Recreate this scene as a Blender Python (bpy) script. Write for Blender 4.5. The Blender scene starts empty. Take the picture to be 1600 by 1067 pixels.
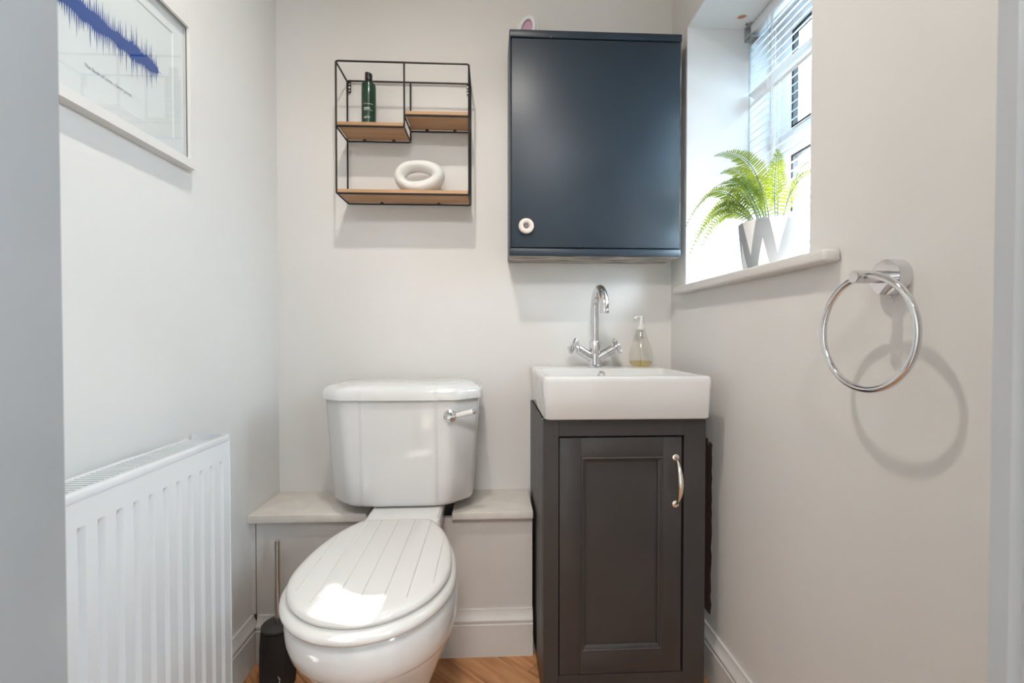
import bpy, bmesh, math, random
from mathutils import Vector, Matrix
from math import radians, sin, cos, pi
random.seed(7)
S = bpy.context.scene
COL = S.collection

# ------------------------------------------------------------------ camera, sky, sun, exposure
cam = bpy.data.cameras.new('camera')
cam.sensor_width = 36.0
cam.lens = 711.0 / 1600.0 * 36.0
cam.clip_start = 0.02
cam.dof.use_dof = True
cam.dof.focus_distance = 1.25
cam.dof.aperture_fstop = 7.0
camo = bpy.data.objects.new('camera', cam)
COL.objects.link(camo)
camo.location = (0, 0, 0.92)
camo.rotation_euler = (radians(90 - 0.9), 0, radians(-2.6))
S.camera = camo

w = bpy.data.worlds.new('World')
S.world = w
w.use_nodes = True
bgn = w.node_tree.nodes['Background']
bgn.inputs[0].default_value = (0.70, 0.86, 1.0, 1)
bgn.inputs[1].default_value = 40.0

sun = bpy.data.lights.new('sun', 'SUN')
sun.energy = 22.0
sun.angle = radians(0.53)
sun.color = (1.0, 0.95, 0.88)
suno = bpy.data.objects.new('sun', sun)
COL.objects.link(suno)
SUNV = Vector((1.0, 0.231, 0.813))
suno.location = SUNV * 6
suno.rotation_euler = (-SUNV).to_track_quat('-Z', 'Y').to_euler()

S.view_settings.view_transform = 'Standard'
S.view_settings.look = 'None'
S.view_settings.gamma = 1.0
S.view_settings.use_curve_mapping = False
S.view_settings.exposure = 0.54
LAMP_W = 22.0
HALL_W = 18.0

# room planes
XL, XR, YB, YD, ZC = -0.675, 0.592, 1.476, 0.34, 2.35
YBOX = 1.303

# ------------------------------------------------------------------ materials
def new_mat(name):
    m = bpy.data.materials.new(name)
    m.use_nodes = True
    return m, m.node_tree.nodes, m.node_tree.links, m.node_tree.nodes['Principled BSDF']

def mat(name, col, rough=0.5, metal=0.0, var=0.0, vscale=6.0, bump=0.0, bscale=60.0, coat=0.0, spec=None, stretch=(1, 1, 1), col2=None):
    m, N, L, P = new_mat(name)
    P.inputs['Base Color'].default_value = (*col, 1)
    P.inputs['Roughness'].default_value = rough
    P.inputs['Metallic'].default_value = metal
    P.inputs['Coat Weight'].default_value = coat
    P.inputs['Coat Roughness'].default_value = 0.05
    if spec is not None:
        P.inputs['Specular IOR Level'].default_value = spec
    if var or bump:
        tc = N.new('ShaderNodeTexCoord')
        mp = N.new('ShaderNodeMapping')
        mp.inputs['Scale'].default_value = stretch
        L.new(tc.outputs['Object'], mp.inputs[0])
    if var:
        nz = N.new('ShaderNodeTexNoise')
        nz.inputs['Scale'].default_value = vscale
        nz.inputs['Detail'].default_value = 6
        L.new(mp.outputs[0], nz.inputs['Vector'])
        r = N.new('ShaderNodeValToRGB')
        r.color_ramp.elements[0].position = 0.3
        r.color_ramp.elements[1].position = 0.7
        c2 = col2 if col2 else tuple(c * (1 - var) for c in col)
        r.color_ramp.elements[0].color = (*c2, 1)
        r.color_ramp.elements[1].color = (*col, 1)
        L.new(nz.outputs['Fac'], r.inputs[0])
        L.new(r.outputs[0], P.inputs['Base Color'])
    if bump:
        nb = N.new('ShaderNodeTexNoise')
        nb.inputs['Scale'].default_value = bscale
        nb.inputs['Detail'].default_value = 4
        L.new(mp.outputs[0], nb.inputs['Vector'])
        b = N.new('ShaderNodeBump')
        b.inputs['Strength'].default_value = bump
        b.inputs['Distance'].default_value = 0.002
        L.new(nb.outputs['Fac'], b.inputs['Height'])
        L.new(b.outputs[0], P.inputs['Normal'])
    return m

def thin_glass(name, tint=(1, 1, 1), base=0.04, edge=0.5):
    m, N, L, P = new_mat(name)
    N.remove(P)
    out = N['Material Output']
    t = N.new('ShaderNodeBsdfTransparent'); t.inputs[0].default_value = (*tint, 1)
    g = N.new('ShaderNodeBsdfGlossy'); g.inputs['Roughness'].default_value = 0.02
    lw = N.new('ShaderNodeLayerWeight'); lw.inputs[0].default_value = 0.25
    mr = N.new('ShaderNodeMapRange')
    mr.inputs['To Min'].default_value = base
    mr.inputs['To Max'].default_value = edge
    L.new(lw.outputs['Facing'], mr.inputs['Value'])
    mx = N.new('ShaderNodeMixShader')
    L.new(mr.outputs[0], mx.inputs[0]); L.new(t.outputs[0], mx.inputs[1]); L.new(g.outputs[0], mx.inputs[2])
    L.new(mx.outputs[0], out.inputs[0])
    return m

def frosted(name, col):
    m, N, L, P = new_mat(name)
    N.remove(P)
    out = N['Material Output']
    t = N.new('ShaderNodeBsdfTranslucent'); t.inputs[0].default_value = (*col, 1)
    g = N.new('ShaderNodeBsdfGlossy'); g.inputs['Roughness'].default_value = 0.15
    mx = N.new('ShaderNodeMixShader'); mx.inputs[0].default_value = 0.06
    L.new(t.outputs[0], mx.inputs[1]); L.new(g.outputs[0], mx.inputs[2])
    L.new(mx.outputs[0], out.inputs[0])
    return m

def leaf_mat(name, c1, c2):
    m, N, L, P = new_mat(name)
    out = N['Material Output']
    P.inputs['Roughness'].default_value = 0.45
    tc = N.new('ShaderNodeTexCoord')
    nz = N.new('ShaderNodeTexNoise'); nz.inputs['Scale'].default_value = 18
    L.new(tc.outputs['Object'], nz.inputs['Vector'])
    r = N.new('ShaderNodeValToRGB')
    r.color_ramp.elements[0].position = 0.35; r.color_ramp.elements[1].position = 0.65
    r.color_ramp.elements[0].color = (*c1, 1); r.color_ramp.elements[1].color = (*c2, 1)
    L.new(nz.outputs['Fac'], r.inputs[0]); L.new(r.outputs[0], P.inputs['Base Color'])
    t = N.new('ShaderNodeBsdfTranslucent'); t.inputs[0].default_value = (0.42, 0.44, 0.025, 1)
    mx = N.new('ShaderNodeMixShader'); mx.inputs[0].default_value = 0.45
    L.new(P.outputs[0], mx.inputs[1]); L.new(t.outputs[0], mx.inputs[2]); L.new(mx.outputs[0], out.inputs[0])
    return m

def wood_mat(name, c1, c2, c3, scale=1.0, rough=0.45):
    m, N, L, P = new_mat(name)
    P.inputs['Roughness'].default_value = rough
    tc = N.new('ShaderNodeTexCoord')
    oi = N.new('ShaderNodeObjectInfo')
    add = N.new('ShaderNodeVectorMath'); add.operation = 'ADD'
    mul = N.new('ShaderNodeVectorMath'); mul.operation = 'SCALE'
    cmb = N.new('ShaderNodeCombineXYZ')
    for i in range(3):
        L.new(oi.outputs['Random'], cmb.inputs[i])
    L.new(cmb.outputs[0], mul.inputs[0]); mul.inputs['Scale'].default_value = 13.0
    L.new(tc.outputs['Object'], add.inputs[0]); L.new(mul.outputs[0], add.inputs[1])
    mp = N.new('ShaderNodeMapping'); mp.inputs['Scale'].default_value = (2.2 * scale, 26 * scale, 10 * scale)
    L.new(add.outputs[0], mp.inputs[0])
    nz = N.new('ShaderNodeTexNoise'); nz.inputs['Scale'].default_value = 2.0; nz.inputs['Detail'].default_value = 8
    nz.inputs['Distortion'].default_value = 0.9
    L.new(mp.outputs[0], nz.inputs['Vector'])
    r = N.new('ShaderNodeValToRGB')
    e = r.color_ramp.elements
    e[0].position = 0.28; e[0].color = (*c1, 1)
    e[1].position = 0.75; e[1].color = (*c3, 1)
    k = e.new(0.5); k.color = (*c2, 1)
    L.new(nz.outputs['Fac'], r.inputs[0])
    hs = N.new('ShaderNodeHueSaturation')
    mr = N.new('ShaderNodeMapRange'); mr.inputs['To Min'].default_value = 0.8; mr.inputs['To Max'].default_value = 1.15
    L.new(oi.outputs['Random'], mr.inputs['Value']); L.new(mr.outputs[0], hs.inputs['Value'])
    L.new(r.outputs[0], hs.inputs['Color'])
    L.new(hs.outputs[0], P.inputs['Base Color'])
    b = N.new('ShaderNodeBump'); b.inputs['Strength'].default_value = 0.12; b.inputs['Distance'].default_value = 0.001
    L.new(nz.outputs['Fac'], b.inputs['Height']); L.new(b.outputs[0], P.inputs['Normal'])
    return m

def brick_mat(name):
    m, N, L, P = new_mat(name)
    tc = N.new('ShaderNodeTexCoord')
    mp = N.new('ShaderNodeMapping'); mp.inputs['Rotation'].default_value = (radians(90), 0, radians(90))
    L.new(tc.outputs['Object'], mp.inputs[0])
    bt = N.new('ShaderNodeTexBrick')
    bt.inputs['Color1'].default_value = (0.42, 0.22, 0.17, 1); bt.inputs['Color2'].default_value = (0.5, 0.3, 0.24, 1)
    bt.inputs['Mortar'].default_value = (0.6, 0.57, 0.52, 1); bt.inputs['Scale'].default_value = 4.4
    L.new(mp.outputs[0], bt.inputs['Vector']); L.new(bt.outputs['Color'], P.inputs['Base Color'])
    P.inputs['Roughness'].default_value = 0.9
    return m

def pot_mat(name):
    m, N, L, P = new_mat(name)
    P.inputs['Roughness'].default_value = 0.6
    uv = N.new('ShaderNodeUVMap'); uv.uv_map = 'UVMap'
    sp = N.new('ShaderNodeSeparateXYZ'); L.new(uv.outputs[0], sp.inputs[0])
    def mth(op, a, b=None):
        n = N.new('ShaderNodeMath'); n.operation = op
        for i, v in enumerate((a, b)):
            if v is None: continue
            if isinstance(v, (int, float)): n.inputs[i].default_value = v
            else: L.new(v, n.inputs[i])
        return n.outputs[0]
    tri = mth('PINGPONG', mth('ADD', mth('MULTIPLY', sp.outputs[0], 14.0), 0.35), 1.0)
    # zigzag centre line between 0 and 1, thick grey band around it
    cen = mth('ADD', mth('MULTIPLY', tri, 1.1), -0.05)
    d = mth('ABSOLUTE', mth('SUBTRACT', sp.outputs[1], cen))
    g = mth('LESS_THAN', d, 0.40)
    nz = N.new('ShaderNodeTexNoise'); nz.inputs['Scale'].default_value = 9
    tc = N.new('ShaderNodeTexCoord'); L.new(tc.outputs['Object'], nz.inputs['Vector'])
    r = N.new('ShaderNodeValToRGB')
    r.color_ramp.elements[0].color = (0.24, 0.25, 0.26, 1); r.color_ramp.elements[1].color = (0.40, 0.41, 0.42, 1)
    L.new(nz.outputs['Fac'], r.inputs[0])
    mx = N.new('ShaderNodeMix'); mx.data_type = 'RGBA'
    mx.inputs[6].default_value = (0.82, 0.81, 0.78, 1)
    L.new(g, mx.inputs[0]); L.new(r.outputs[0], mx.inputs[7])
    L.new(mx.outputs[2], P.inputs['Base Color'])
    return m

WALL = mat('wall_paint', (0.765, 0.745, 0.718), 0.5, var=0.03, vscale=3, bump=0.06, bscale=90, spec=0.35)
REVEAL = mat('reveal_white_paint', (0.78, 0.79, 0.80), 0.55, var=0.02, vscale=5, bump=0.06, bscale=60)
CEIL = mat('ceiling_paint', (0.82, 0.81, 0.79), 0.8)
GLOSSW = mat('white_gloss_woodwork', (0.72, 0.695, 0.665), 0.35, var=0.05, vscale=9, bump=0.05, bscale=40)
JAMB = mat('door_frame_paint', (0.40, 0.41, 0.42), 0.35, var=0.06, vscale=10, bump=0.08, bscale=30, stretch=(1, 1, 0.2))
SHELFP = mat('worn_cream_paint', (0.80, 0.75, 0.685), 0.5, var=0.12, vscale=22, bump=0.15, bscale=60)
BOXP = mat('boxing_paint', (0.68, 0.645, 0.615), 0.55, var=0.04, vscale=12, bump=0.06, bscale=80)
PORC = mat('white_porcelain', (0.74, 0.735, 0.725), 0.07, coat=0.4)
SEATW = mat('white_seat_lacquer', (0.75, 0.73, 0.70), 0.18, coat=0.2)
RADW = mat('radiator_white_enamel', (0.80, 0.81, 0.82), 0.22)
CHROME = mat('chrome', (0.72, 0.72, 0.735), 0.06, 1.0)
NICKEL = mat('polished_nickel', (0.92, 0.86, 0.80), 0.12, 1.0)
STEEL = mat('brushed_steel', (0.62, 0.59, 0.56), 0.24, 1.0)
DARKHOLE = mat('dark_hole', (0.01, 0.01, 0.01), 0.7)
CHAR = mat('charcoal_cabinet_paint', (0.050, 0.046, 0.045), 0.38, var=0.18, vscale=7, bump=0.05, bscale=35)
SLATE = mat('slate_blue_paint', (0.018, 0.034, 0.053), 0.40, var=0.15, vscale=6, bump=0.05, bscale=40)
CHIPPED = mat('chipped_cabinet_edge', (0.62, 0.57, 0.5), 0.7, var=0.6, vscale=14, bump=0.4, bscale=30, col2=(0.10, 0.09, 0.08), stretch=(1, 6, 6))
WIRE = mat('black_wire', (0.012, 0.010, 0.010), 0.4)
BOARD = wood_mat('light_brown_board', (0.38, 0.21, 0.10), (0.46, 0.27, 0.14), (0.55, 0.34, 0.19), 0.7, 0.6)
OAK = wood_mat('oak_floor', (0.29, 0.125, 0.048), (0.50, 0.235, 0.098), (0.62, 0.33, 0.15), 1.0, 0.42)
SUBF = mat('floor_underlay', (0.55, 0.48, 0.41), 0.8)
BOTTLE = mat('dark_green_plastic', (0.010, 0.045, 0.022), 0.22)
BLACKCAP = mat('black_plastic', (0.012, 0.012, 0.013), 0.3)
PRINTW = mat('white_print', (0.75, 0.77, 0.75), 0.6)
PLASTER = mat('white_plaster', (0.82, 0.80, 0.77), 0.75, var=0.05, vscale=20, bump=0.35, bscale=45)
KNOBC = mat('cream_knob', (0.80, 0.70, 0.62), 0.35)
WPLAST = mat('white_plastic', (0.78, 0.78, 0.77), 0.35)
PINK = mat('pink_gel', (0.62, 0.40, 0.52), 0.4)
PAPER = mat('print_paper', (0.78, 0.79, 0.78), 0.8)
MATB = mat('picture_mount', (0.80, 0.80, 0.79), 0.8)
FRAMEW = mat('white_frame', (0.74, 0.72, 0.69), 0.45)
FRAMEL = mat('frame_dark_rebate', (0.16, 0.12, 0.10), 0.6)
BLUE = mat('blue_ink', (0.012, 0.070, 0.30), 0.6)
INK = mat('grey_ink', (0.2, 0.2, 0.21), 0.7)
GLASS = thin_glass('clear_glass', (0.97, 0.985, 0.98), 0.03, 0.35)
PICGLASS = thin_glass('picture_glass', (0.98, 0.99, 0.99), 0.025, 0.22)
SOAPB = thin_glass('clear_soap_bottle', (0.975, 0.97, 0.955), 0.04, 0.40)
CLEARW = thin_glass('clear_plastic_wand', (0.85, 0.9, 0.92), 0.1, 0.5)
PUMP = mat('translucent_pump', (0.80, 0.79, 0.76), 0.3)
LIQUID = thin_glass('yellow_soap', (0.95, 0.88, 0.62), 0.02, 0.2)
FROST = frosted('obscure_glass', (0.46, 0.53, 0.57))
UPVC = mat('white_upvc', (0.80, 0.82, 0.84), 0.3)
RUBBER = mat('black_gasket', (0.012, 0.014, 0.018), 0.6)
SLAT = mat('white_blind_slat', (0.88, 0.89, 0.90), 0.35)
CORD = mat('white_cord', (0.8, 0.81, 0.82), 0.8)
GREYP = mat('grey_bracket_plastic', (0.42, 0.45, 0.46), 0.4)
CHIP = mat('bare_terracotta_chip', (0.45, 0.24, 0.15), 0.9)
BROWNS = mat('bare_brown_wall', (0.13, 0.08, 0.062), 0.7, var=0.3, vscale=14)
STONE = mat('black_slate_stone', (0.030, 0.027, 0.026), 0.7, var=0.3, vscale=40, bump=0.3, bscale=80)
STONE2 = mat('grey_stone_lid', (0.065, 0.062, 0.058), 0.6, var=0.2, vscale=40, bump=0.2, bscale=80)
SOIL = mat('dark_potting', (0.03, 0.025, 0.02), 0.9)
STEM = mat('fern_stem', (0.03, 0.065, 0.03), 0.5)
POT = pot_mat('zigzag_pot')
FERN = leaf_mat('fern_leaf', (0.022, 0.085, 0.024), (0.10, 0.21, 0.03))
BRICK = brick_mat('outside_brick')
BULB = bpy.data.materials.new('lamp_glow'); BULB.use_nodes = True
_p = BULB.node_tree.nodes['Principled BSDF']
_p.inputs['Emission Color'].default_value = (1, 0.86, 0.68, 1); _p.inputs['Emission Strength'].default_value = 6

# ------------------------------------------------------------------ mesh helpers
def obj(name, bm, m, parent=None, smooth=False, angle=35, loc=None, rot=None):
    bmesh.ops.recalc_face_normals(bm, faces=bm.faces)
    me = bpy.data.meshes.new(name)
    bm.to_mesh(me); bm.free()
    ms = m if isinstance(m, (list, tuple)) else [m]
    for x in ms: me.materials.append(x)
    if smooth:
        for p in me.polygons: p.use_smooth = True
        me.set_sharp_from_angle(angle=radians(angle))
    o = bpy.data.objects.new(name, me)
    COL.objects.link(o)
    if parent: o.parent = parent
    if loc is not None: o.location = loc
    if rot is not None: o.rotation_euler = rot
    return o

def instance(src, name, parent, loc, rot=(0, 0, 0)):
    o = src.copy(); o.name = name; COL.objects.link(o)
    o.parent = parent; o.location = loc; o.rotation_euler = rot
    return o

def thing(name, label, cat, loc=(0, 0, 0), group=None):
    o = bpy.data.objects.new(name, None); COL.objects.link(o)
    o.empty_display_size = 0.05
    o.location = loc
    tag(o, label, cat, group)
    return o

def tag(o, label, cat, group=None):
    o['label'] = label; o['category'] = cat
    if group: o['group'] = group
    return o

def struct(o, label, cat):
    o['kind'] = 'structure'; o['label'] = label; o['category'] = cat
    return o

def box(bm, x0, x1, y0, y1, z0, z1, bev=0.0, seg=2):
    vs = [bm.verts.new(p) for p in ((x0, y0, z0), (x1, y0, z0), (x1, y1, z0), (x0, y1, z0), (x0, y0, z1), (x1, y0, z1), (x1, y1, z1), (x0, y1, z1))]
    fs = [bm.faces.new([vs[i] for i in q]) for q in ((3, 2, 1, 0), (4, 5, 6, 7), (0, 1, 5, 4), (1, 2, 6, 5), (2, 3, 7, 6), (3, 0, 4, 7))]
    if bev:
        es = list({e for f in fs for e in f.edges})
        bmesh.ops.bevel(bm, geom=es, offset=bev, segments=seg, profile=0.5, affect='EDGES')
    return bm

def BX(*a, **k):
    return box(bmesh.new(), *a, **k)

def loft(bm, rings, cap0=True, cap1=True, closed=True):
    R = [[bm.verts.new(p) for p in r] for r in rings]
    n = len(R[0])
    for a, b in zip(R[:-1], R[1:]):
        for i in range(n if closed else n - 1):
            j = (i + 1) % n
            bm.faces.new((a[i], a[j], b[j], b[i]))
    if cap0: bm.faces.new(R[0][::-1])
    if cap1: bm.faces.new(R[-1])
    return bm

def lathe(bm, prof, c=(0, 0, 0), n=32, axis='Z', cap=True):
    rings = []
    for r, h in prof:
        ring = []
        for i in range(n):
            t = 2 * pi * i / n
            p = (r * cos(t), r * sin(t), h)
            if axis == 'X': p = (p[2], p[0], p[1])
            if axis == 'Y': p = (p[0], p[2], p[1])
            ring.append((p[0] + c[0], p[1] + c[1], p[2] + c[2]))
        rings.append(ring)
    return loft(bm, rings, cap, cap)

def tube(bm, pts, r, n=10, closed=False, caps=True):
    pts = [Vector(p) for p in pts]
    N = len(pts)
    rr = r if isinstance(r, (list, tuple)) else [r] * N
    tang = []
    for i in range(N):
        if closed: t = pts[(i + 1) % N] - pts[i - 1]
        else: t = pts[min(i + 1, N - 1)] - pts[max(i - 1, 0)]
        tang.append(t.normalized())
    u = tang[0].orthogonal().normalized()
    rings = []
    for i in range(N):
        u = (u - tang[i] * u.dot(tang[i]))
        u = u.normalized() if u.length > 1e-6 else tang[i].orthogonal().normalized()
        v = tang[i].cross(u)
        rings.append([pts[i] + (u * cos(2 * pi * k / n) + v * sin(2 * pi * k / n)) * rr[i] for k in range(n)])
    if closed:
        R = [[bm.verts.new(p) for p in q] for q in rings]
        for i in range(N):
            a, b = R[i], R[(i + 1) % N]
            for k in range(n):
                j = (k + 1) % n
                bm.faces.new((a[k], a[j], b[j], b[k]))
    else:
        loft(bm, rings, caps, caps)
    return bm

def rod(bm, a, b, r, n=10):
    return tube(bm, [a, b], r, n)

def prism(bm, poly, axis, a, b):
    """extrude a 2-D polygon along an axis from a to b"""
    def P(p, h):
        if axis == 'Z': return (p[0], p[1], h)
        if axis == 'Y': return (p[0], h, p[1])
        return (h, p[0], p[1])
    return loft(bm, [[P(p, a) for p in poly], [P(p, b) for p in poly]])

def boolean_cut(o, cutter_bm):
    c = obj('cutter', cutter_bm, DARKHOLE)
    md = o.modifiers.new('cut', 'BOOLEAN'); md.operation = 'DIFFERENCE'; md.object = c; md.solver = 'EXACT'
    dg = bpy.context.evaluated_depsgraph_get()
    me = bpy.data.meshes.new_from_object(o.evaluated_get(dg))
    o.modifiers.clear()
    old = o.data; o.data = me; bpy.data.meshes.remove(old)
    bpy.data.objects.remove(c, do_unlink=True)
    for p in me.polygons: p.use_smooth = True
    me.set_sharp_from_angle(angle=radians(35))

def bez(p0, p1, p2, n):
    p0, p1, p2 = Vector(p0), Vector(p1), Vector(p2)
    return [p0 * (1 - t) ** 2 + p1 * 2 * t * (1 - t) + p2 * t * t for t in [i / (n - 1) for i in range(n)]]

# ------------------------------------------------------------------ room shell
# floor slab with diagonal boards
bm = BX(-1.4, 1.4, -2.3, 1.60, -0.06, -0.010)
floor = struct(obj('floor', bm, SUBF), 'warm oak board floor laid diagonally beside the toilet', 'floor')

def clip_poly(poly, x0, x1, y0, y1):
    def cl(P, f, inter):
        out = []
        for i in range(len(P)):
            a, b = P[i - 1], P[i]
            if f(b):
                if not f(a): out.append(inter(a, b))
                out.append(b)
            elif f(a): out.append(inter(a, b))
        return out
    def ix(v): return lambda a, b: (v, a[1] + (b[1] - a[1]) * (v - a[0]) / (b[0] - a[0]))
    def iy(v): return lambda a, b: (a[0] + (b[0] - a[0]) * (v - a[1]) / (b[1] - a[1]), v)
    for f, g in ((lambda p: p[0] >= x0, ix(x0)), (lambda p: p[0] <= x1, ix(x1)), (lambda p: p[1] >= y0, iy(y0)), (lambda p: p[1] <= y1, iy(y1))):
        if len(poly) < 3: return []
        poly = cl(poly, f, g)
    return poly

PW = 0.105
ca, sa = cos(radians(-44.2)), sin(radians(-44.2))
O = (0.026 - 0.004, 1.300)
def uv2xy(u, v):
    return (O[0] + (u * ca - v * sa), O[1] + (u * sa + v * ca))
PLEN = 0.62
for i in range(-16, 12):
    stag = 0.109 if i == 0 else ((i * 0.37) % 1.0) * PLEN + 0.03
    for j in range(-5, 5):
        for kind in (0,):
            u0, u1 = stag + j * PLEN, stag + (j + 1) * PLEN
            v0, v1 = i * PW, (i + 1) * PW
            g = 0.0006
            poly = [uv2xy(u0 + g, v0 + g), uv2xy(u1 - g, v0 + g), uv2xy(u1 - g, v1 - g), uv2xy(u0 + g, v1 - g)]
            poly = clip_poly(poly, XL, XR, 0.0, YBOX)
            if len(poly) < 3: continue
            area = abs(sum(poly[k - 1][0] * poly[k][1] - poly[k][0] * poly[k - 1][1] for k in range(len(poly)))) / 2
            if area < 2e-4: continue
            cxy = uv2xy((u0 + u1) / 2, (v0 + v1) / 2)
            rz = radians(-44.2) + (pi / 2 if kind else 0)
            loc = []
            for p in poly:
                dx, dy = p[0] - cxy[0], p[1] - cxy[1]
                loc.append((dx * cos(rz) + dy * sin(rz), -dx * sin(rz) + dy * cos(rz)))
            obj('floor_board', prism(bmesh.new(), loc, 'Z', -0.010, 0.0), OAK, floor, loc=(cxy[0], cxy[1], 0), rot=(0, 0, rz))

struct(obj('wall_back', BX(XL - 0.1, XR + 0.33, YB, YB + 0.1, -0.01, ZC), WALL), 'warm off-white painted back wall behind toilet and wall cabinet', 'wall')
struct(obj('wall_left', BX(XL - 0.1, XL, YD - 0.2, YB, -0.01, ZC), WALL), 'pale painted wall on the left with picture and radiator', 'wall')

# right wall with window opening
WY0, WY1, WZ0, WZ1, XO = 0.822, 1.366, 1.066, 1.850, 0.92
bm = bmesh.new()
box(bm, XR, XO, YD - 0.2, WY0, -0.01, ZC)
box(bm, XR, XO, WY1, YB, -0.01, ZC)
box(bm, XR, XO, WY0, WY1, -0.01, WZ0 - 0.026)
box(bm, XR, XO, WY0, WY1, WZ1, ZC)
wr = struct(obj('wall_right', bm, WALL), 'pinkish beige painted wall on the right with towel ring and window recess', 'wall')
bm = bmesh.new()
e = 0.003
box(bm, XR + 0.0005, 0.85, WY1 - e, WY1, WZ0, WZ1 - e)
box(bm, XR + 0.0005, 0.85, WY0, WY0 + e, WZ0, WZ1 - e)
box(bm, XR + 0.0005, 0.85, WY0, WY1, WZ1 - e, WZ1)
o = obj('window_reveal', bm, REVEAL, wr); o['label'] = 'white painted recess around the window'
# chipped paint in recess ceiling
bm = bmesh.new()
prism(bm, [(0.722, 1.308), (0.733, 1.303), (0.744, 1.306), (0.741, 1.314), (0.731, 1.320), (0.720, 1.318)], 'Z', WZ1 - e - 0.0008, WZ1 - e - 0.0001)
o = obj('paint_chip', bm, CHIP, wr); o['label'] = 'terracotta patch of chipped paint'
# bare brown strip beside the vanity cabinet
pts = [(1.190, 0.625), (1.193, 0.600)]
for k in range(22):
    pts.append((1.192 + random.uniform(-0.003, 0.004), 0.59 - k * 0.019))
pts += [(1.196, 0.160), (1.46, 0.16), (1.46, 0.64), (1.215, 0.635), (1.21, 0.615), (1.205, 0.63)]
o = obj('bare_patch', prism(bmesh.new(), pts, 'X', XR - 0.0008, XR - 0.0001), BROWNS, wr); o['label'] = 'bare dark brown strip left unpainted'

# wall with the doorway (camera stands in it)
bm = bmesh.new()
JX0, JX1 = -0.3055, 0.3935
box(bm, XL, JX0 - 0.03, YD - 0.2, YD, -0.01, ZC)
box(bm, JX1 + 0.03, XR, YD - 0.2, YD, -0.01, ZC)
box(bm, JX0 - 0.03, JX1 + 0.03, YD - 0.2, YD, 2.05, ZC)
struct(obj('wall_front', bm, WALL), 'painted wall around the doorway', 'wall')
# door lining, each side with its stop and bead
def jamb(s, X):
    P = [(0, YD), (0, 0.326), (0.006, 0.322), (0.006, 0.315), (0.002, 0.309), (0.002, 0.290), (-0.010, 0.284), (-0.010, 0.235), (0, 0.230), (0, YD - 0.2), (0.03, YD - 0.2), (0.03, YD)]
    return [(X + s * (abs(p[0]) if p[0] >= 0 else p[0]), p[1]) for p in P]
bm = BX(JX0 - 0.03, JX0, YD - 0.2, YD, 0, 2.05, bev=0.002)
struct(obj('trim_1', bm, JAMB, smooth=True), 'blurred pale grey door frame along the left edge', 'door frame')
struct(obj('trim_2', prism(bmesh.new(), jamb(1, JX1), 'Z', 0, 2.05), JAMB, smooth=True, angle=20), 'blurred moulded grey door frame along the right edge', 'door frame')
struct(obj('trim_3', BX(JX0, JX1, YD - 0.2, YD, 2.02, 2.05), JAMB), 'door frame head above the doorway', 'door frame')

struct(obj('ceiling', BX(-1.4, 1.3, -2.3, 1.6, ZC, ZC + 0.08), CEIL), 'white ceiling', 'ceiling')
# hallway behind the camera
struct(obj('wall_hall_left', BX(-1.4, -1.3, -2.3, YD - 0.2, -0.01, ZC), CEIL), 'white hallway wall left of the doorway', 'wall')
HY0, HY1, HZ0, HZ1 = -1.28, -0.72, 1.22, 1.76      # opening for the added hallway window that lets in fill light
bm = bmesh.new()
box(bm, 1.2, 1.3, -2.3, HY0, -0.01, ZC); box(bm, 1.2, 1.3, HY1, YD - 0.2, -0.01, ZC)
box(bm, 1.2, 1.3, HY0, HY1, -0.01, HZ0); box(bm, 1.2, 1.3, HY0, HY1, HZ1, ZC)
struct(obj('wall_hall_right', bm, CEIL), 'white hallway wall right of the doorway', 'wall')
struct(obj('wall_hall_back', BX(-1.4, 1.3, -2.4, -2.3, -0.01, ZC), CEIL), 'white hallway wall behind the camera', 'wall')
bm = bmesh.new()
box(bm, -1.3, XL - 0.1, YD - 0.2, YD - 0.1, -0.01, ZC)
box(bm, XO, 1.2, YD - 0.2, YD - 0.1, -0.01, ZC)
struct(obj('wall_hall_front', bm, CEIL), 'white hallway wall beside the doorway', 'wall')

# skirting boards
def skirt_profile(h=0.13, t=0.018):
    return [(0, 0), (t, 0), (t, h * 0.70), (t * 0.80, h * 0.715), (t * 0.80, h * 0.745), (t * 0.95, h * 0.76), (t * 0.95, h * 0.80), (t * 0.7, h * 0.86), (t * 0.42, h * 0.93), (t * 0.36, h), (0, h)]
SP = skirt_profile()
def ring_x(poly, y): return [(p[0], y, p[1]) for p in poly]
bm = prism(bmesh.new(), [(XL + p[0], p[1]) for p in SP], 'Y', YD, YBOX)
struct(obj('baseboard_left', bm, GLOSSW, smooth=True, angle=25), 'cream moulded skirting board behind the toilet brush', 'skirting')
bm = prism(bmesh.new(), [(XR - p[0], p[1]) for p in SP], 'Y', YD, YB)
struct(obj('baseboard_right', bm, GLOSSW, smooth=True, angle=25), 'cream moulded skirting board below the right wall', 'skirting')
bm = prism(bmesh.new(), [(YBOX - p[0], p[1]) for p in SP], 'X', XL + 0.019, 0.1185)
struct(obj('baseboard_back', bm, GLOSSW, smooth=True, angle=25), 'cream moulded skirting board along the boxing beside the toilet', 'skirting')

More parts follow.
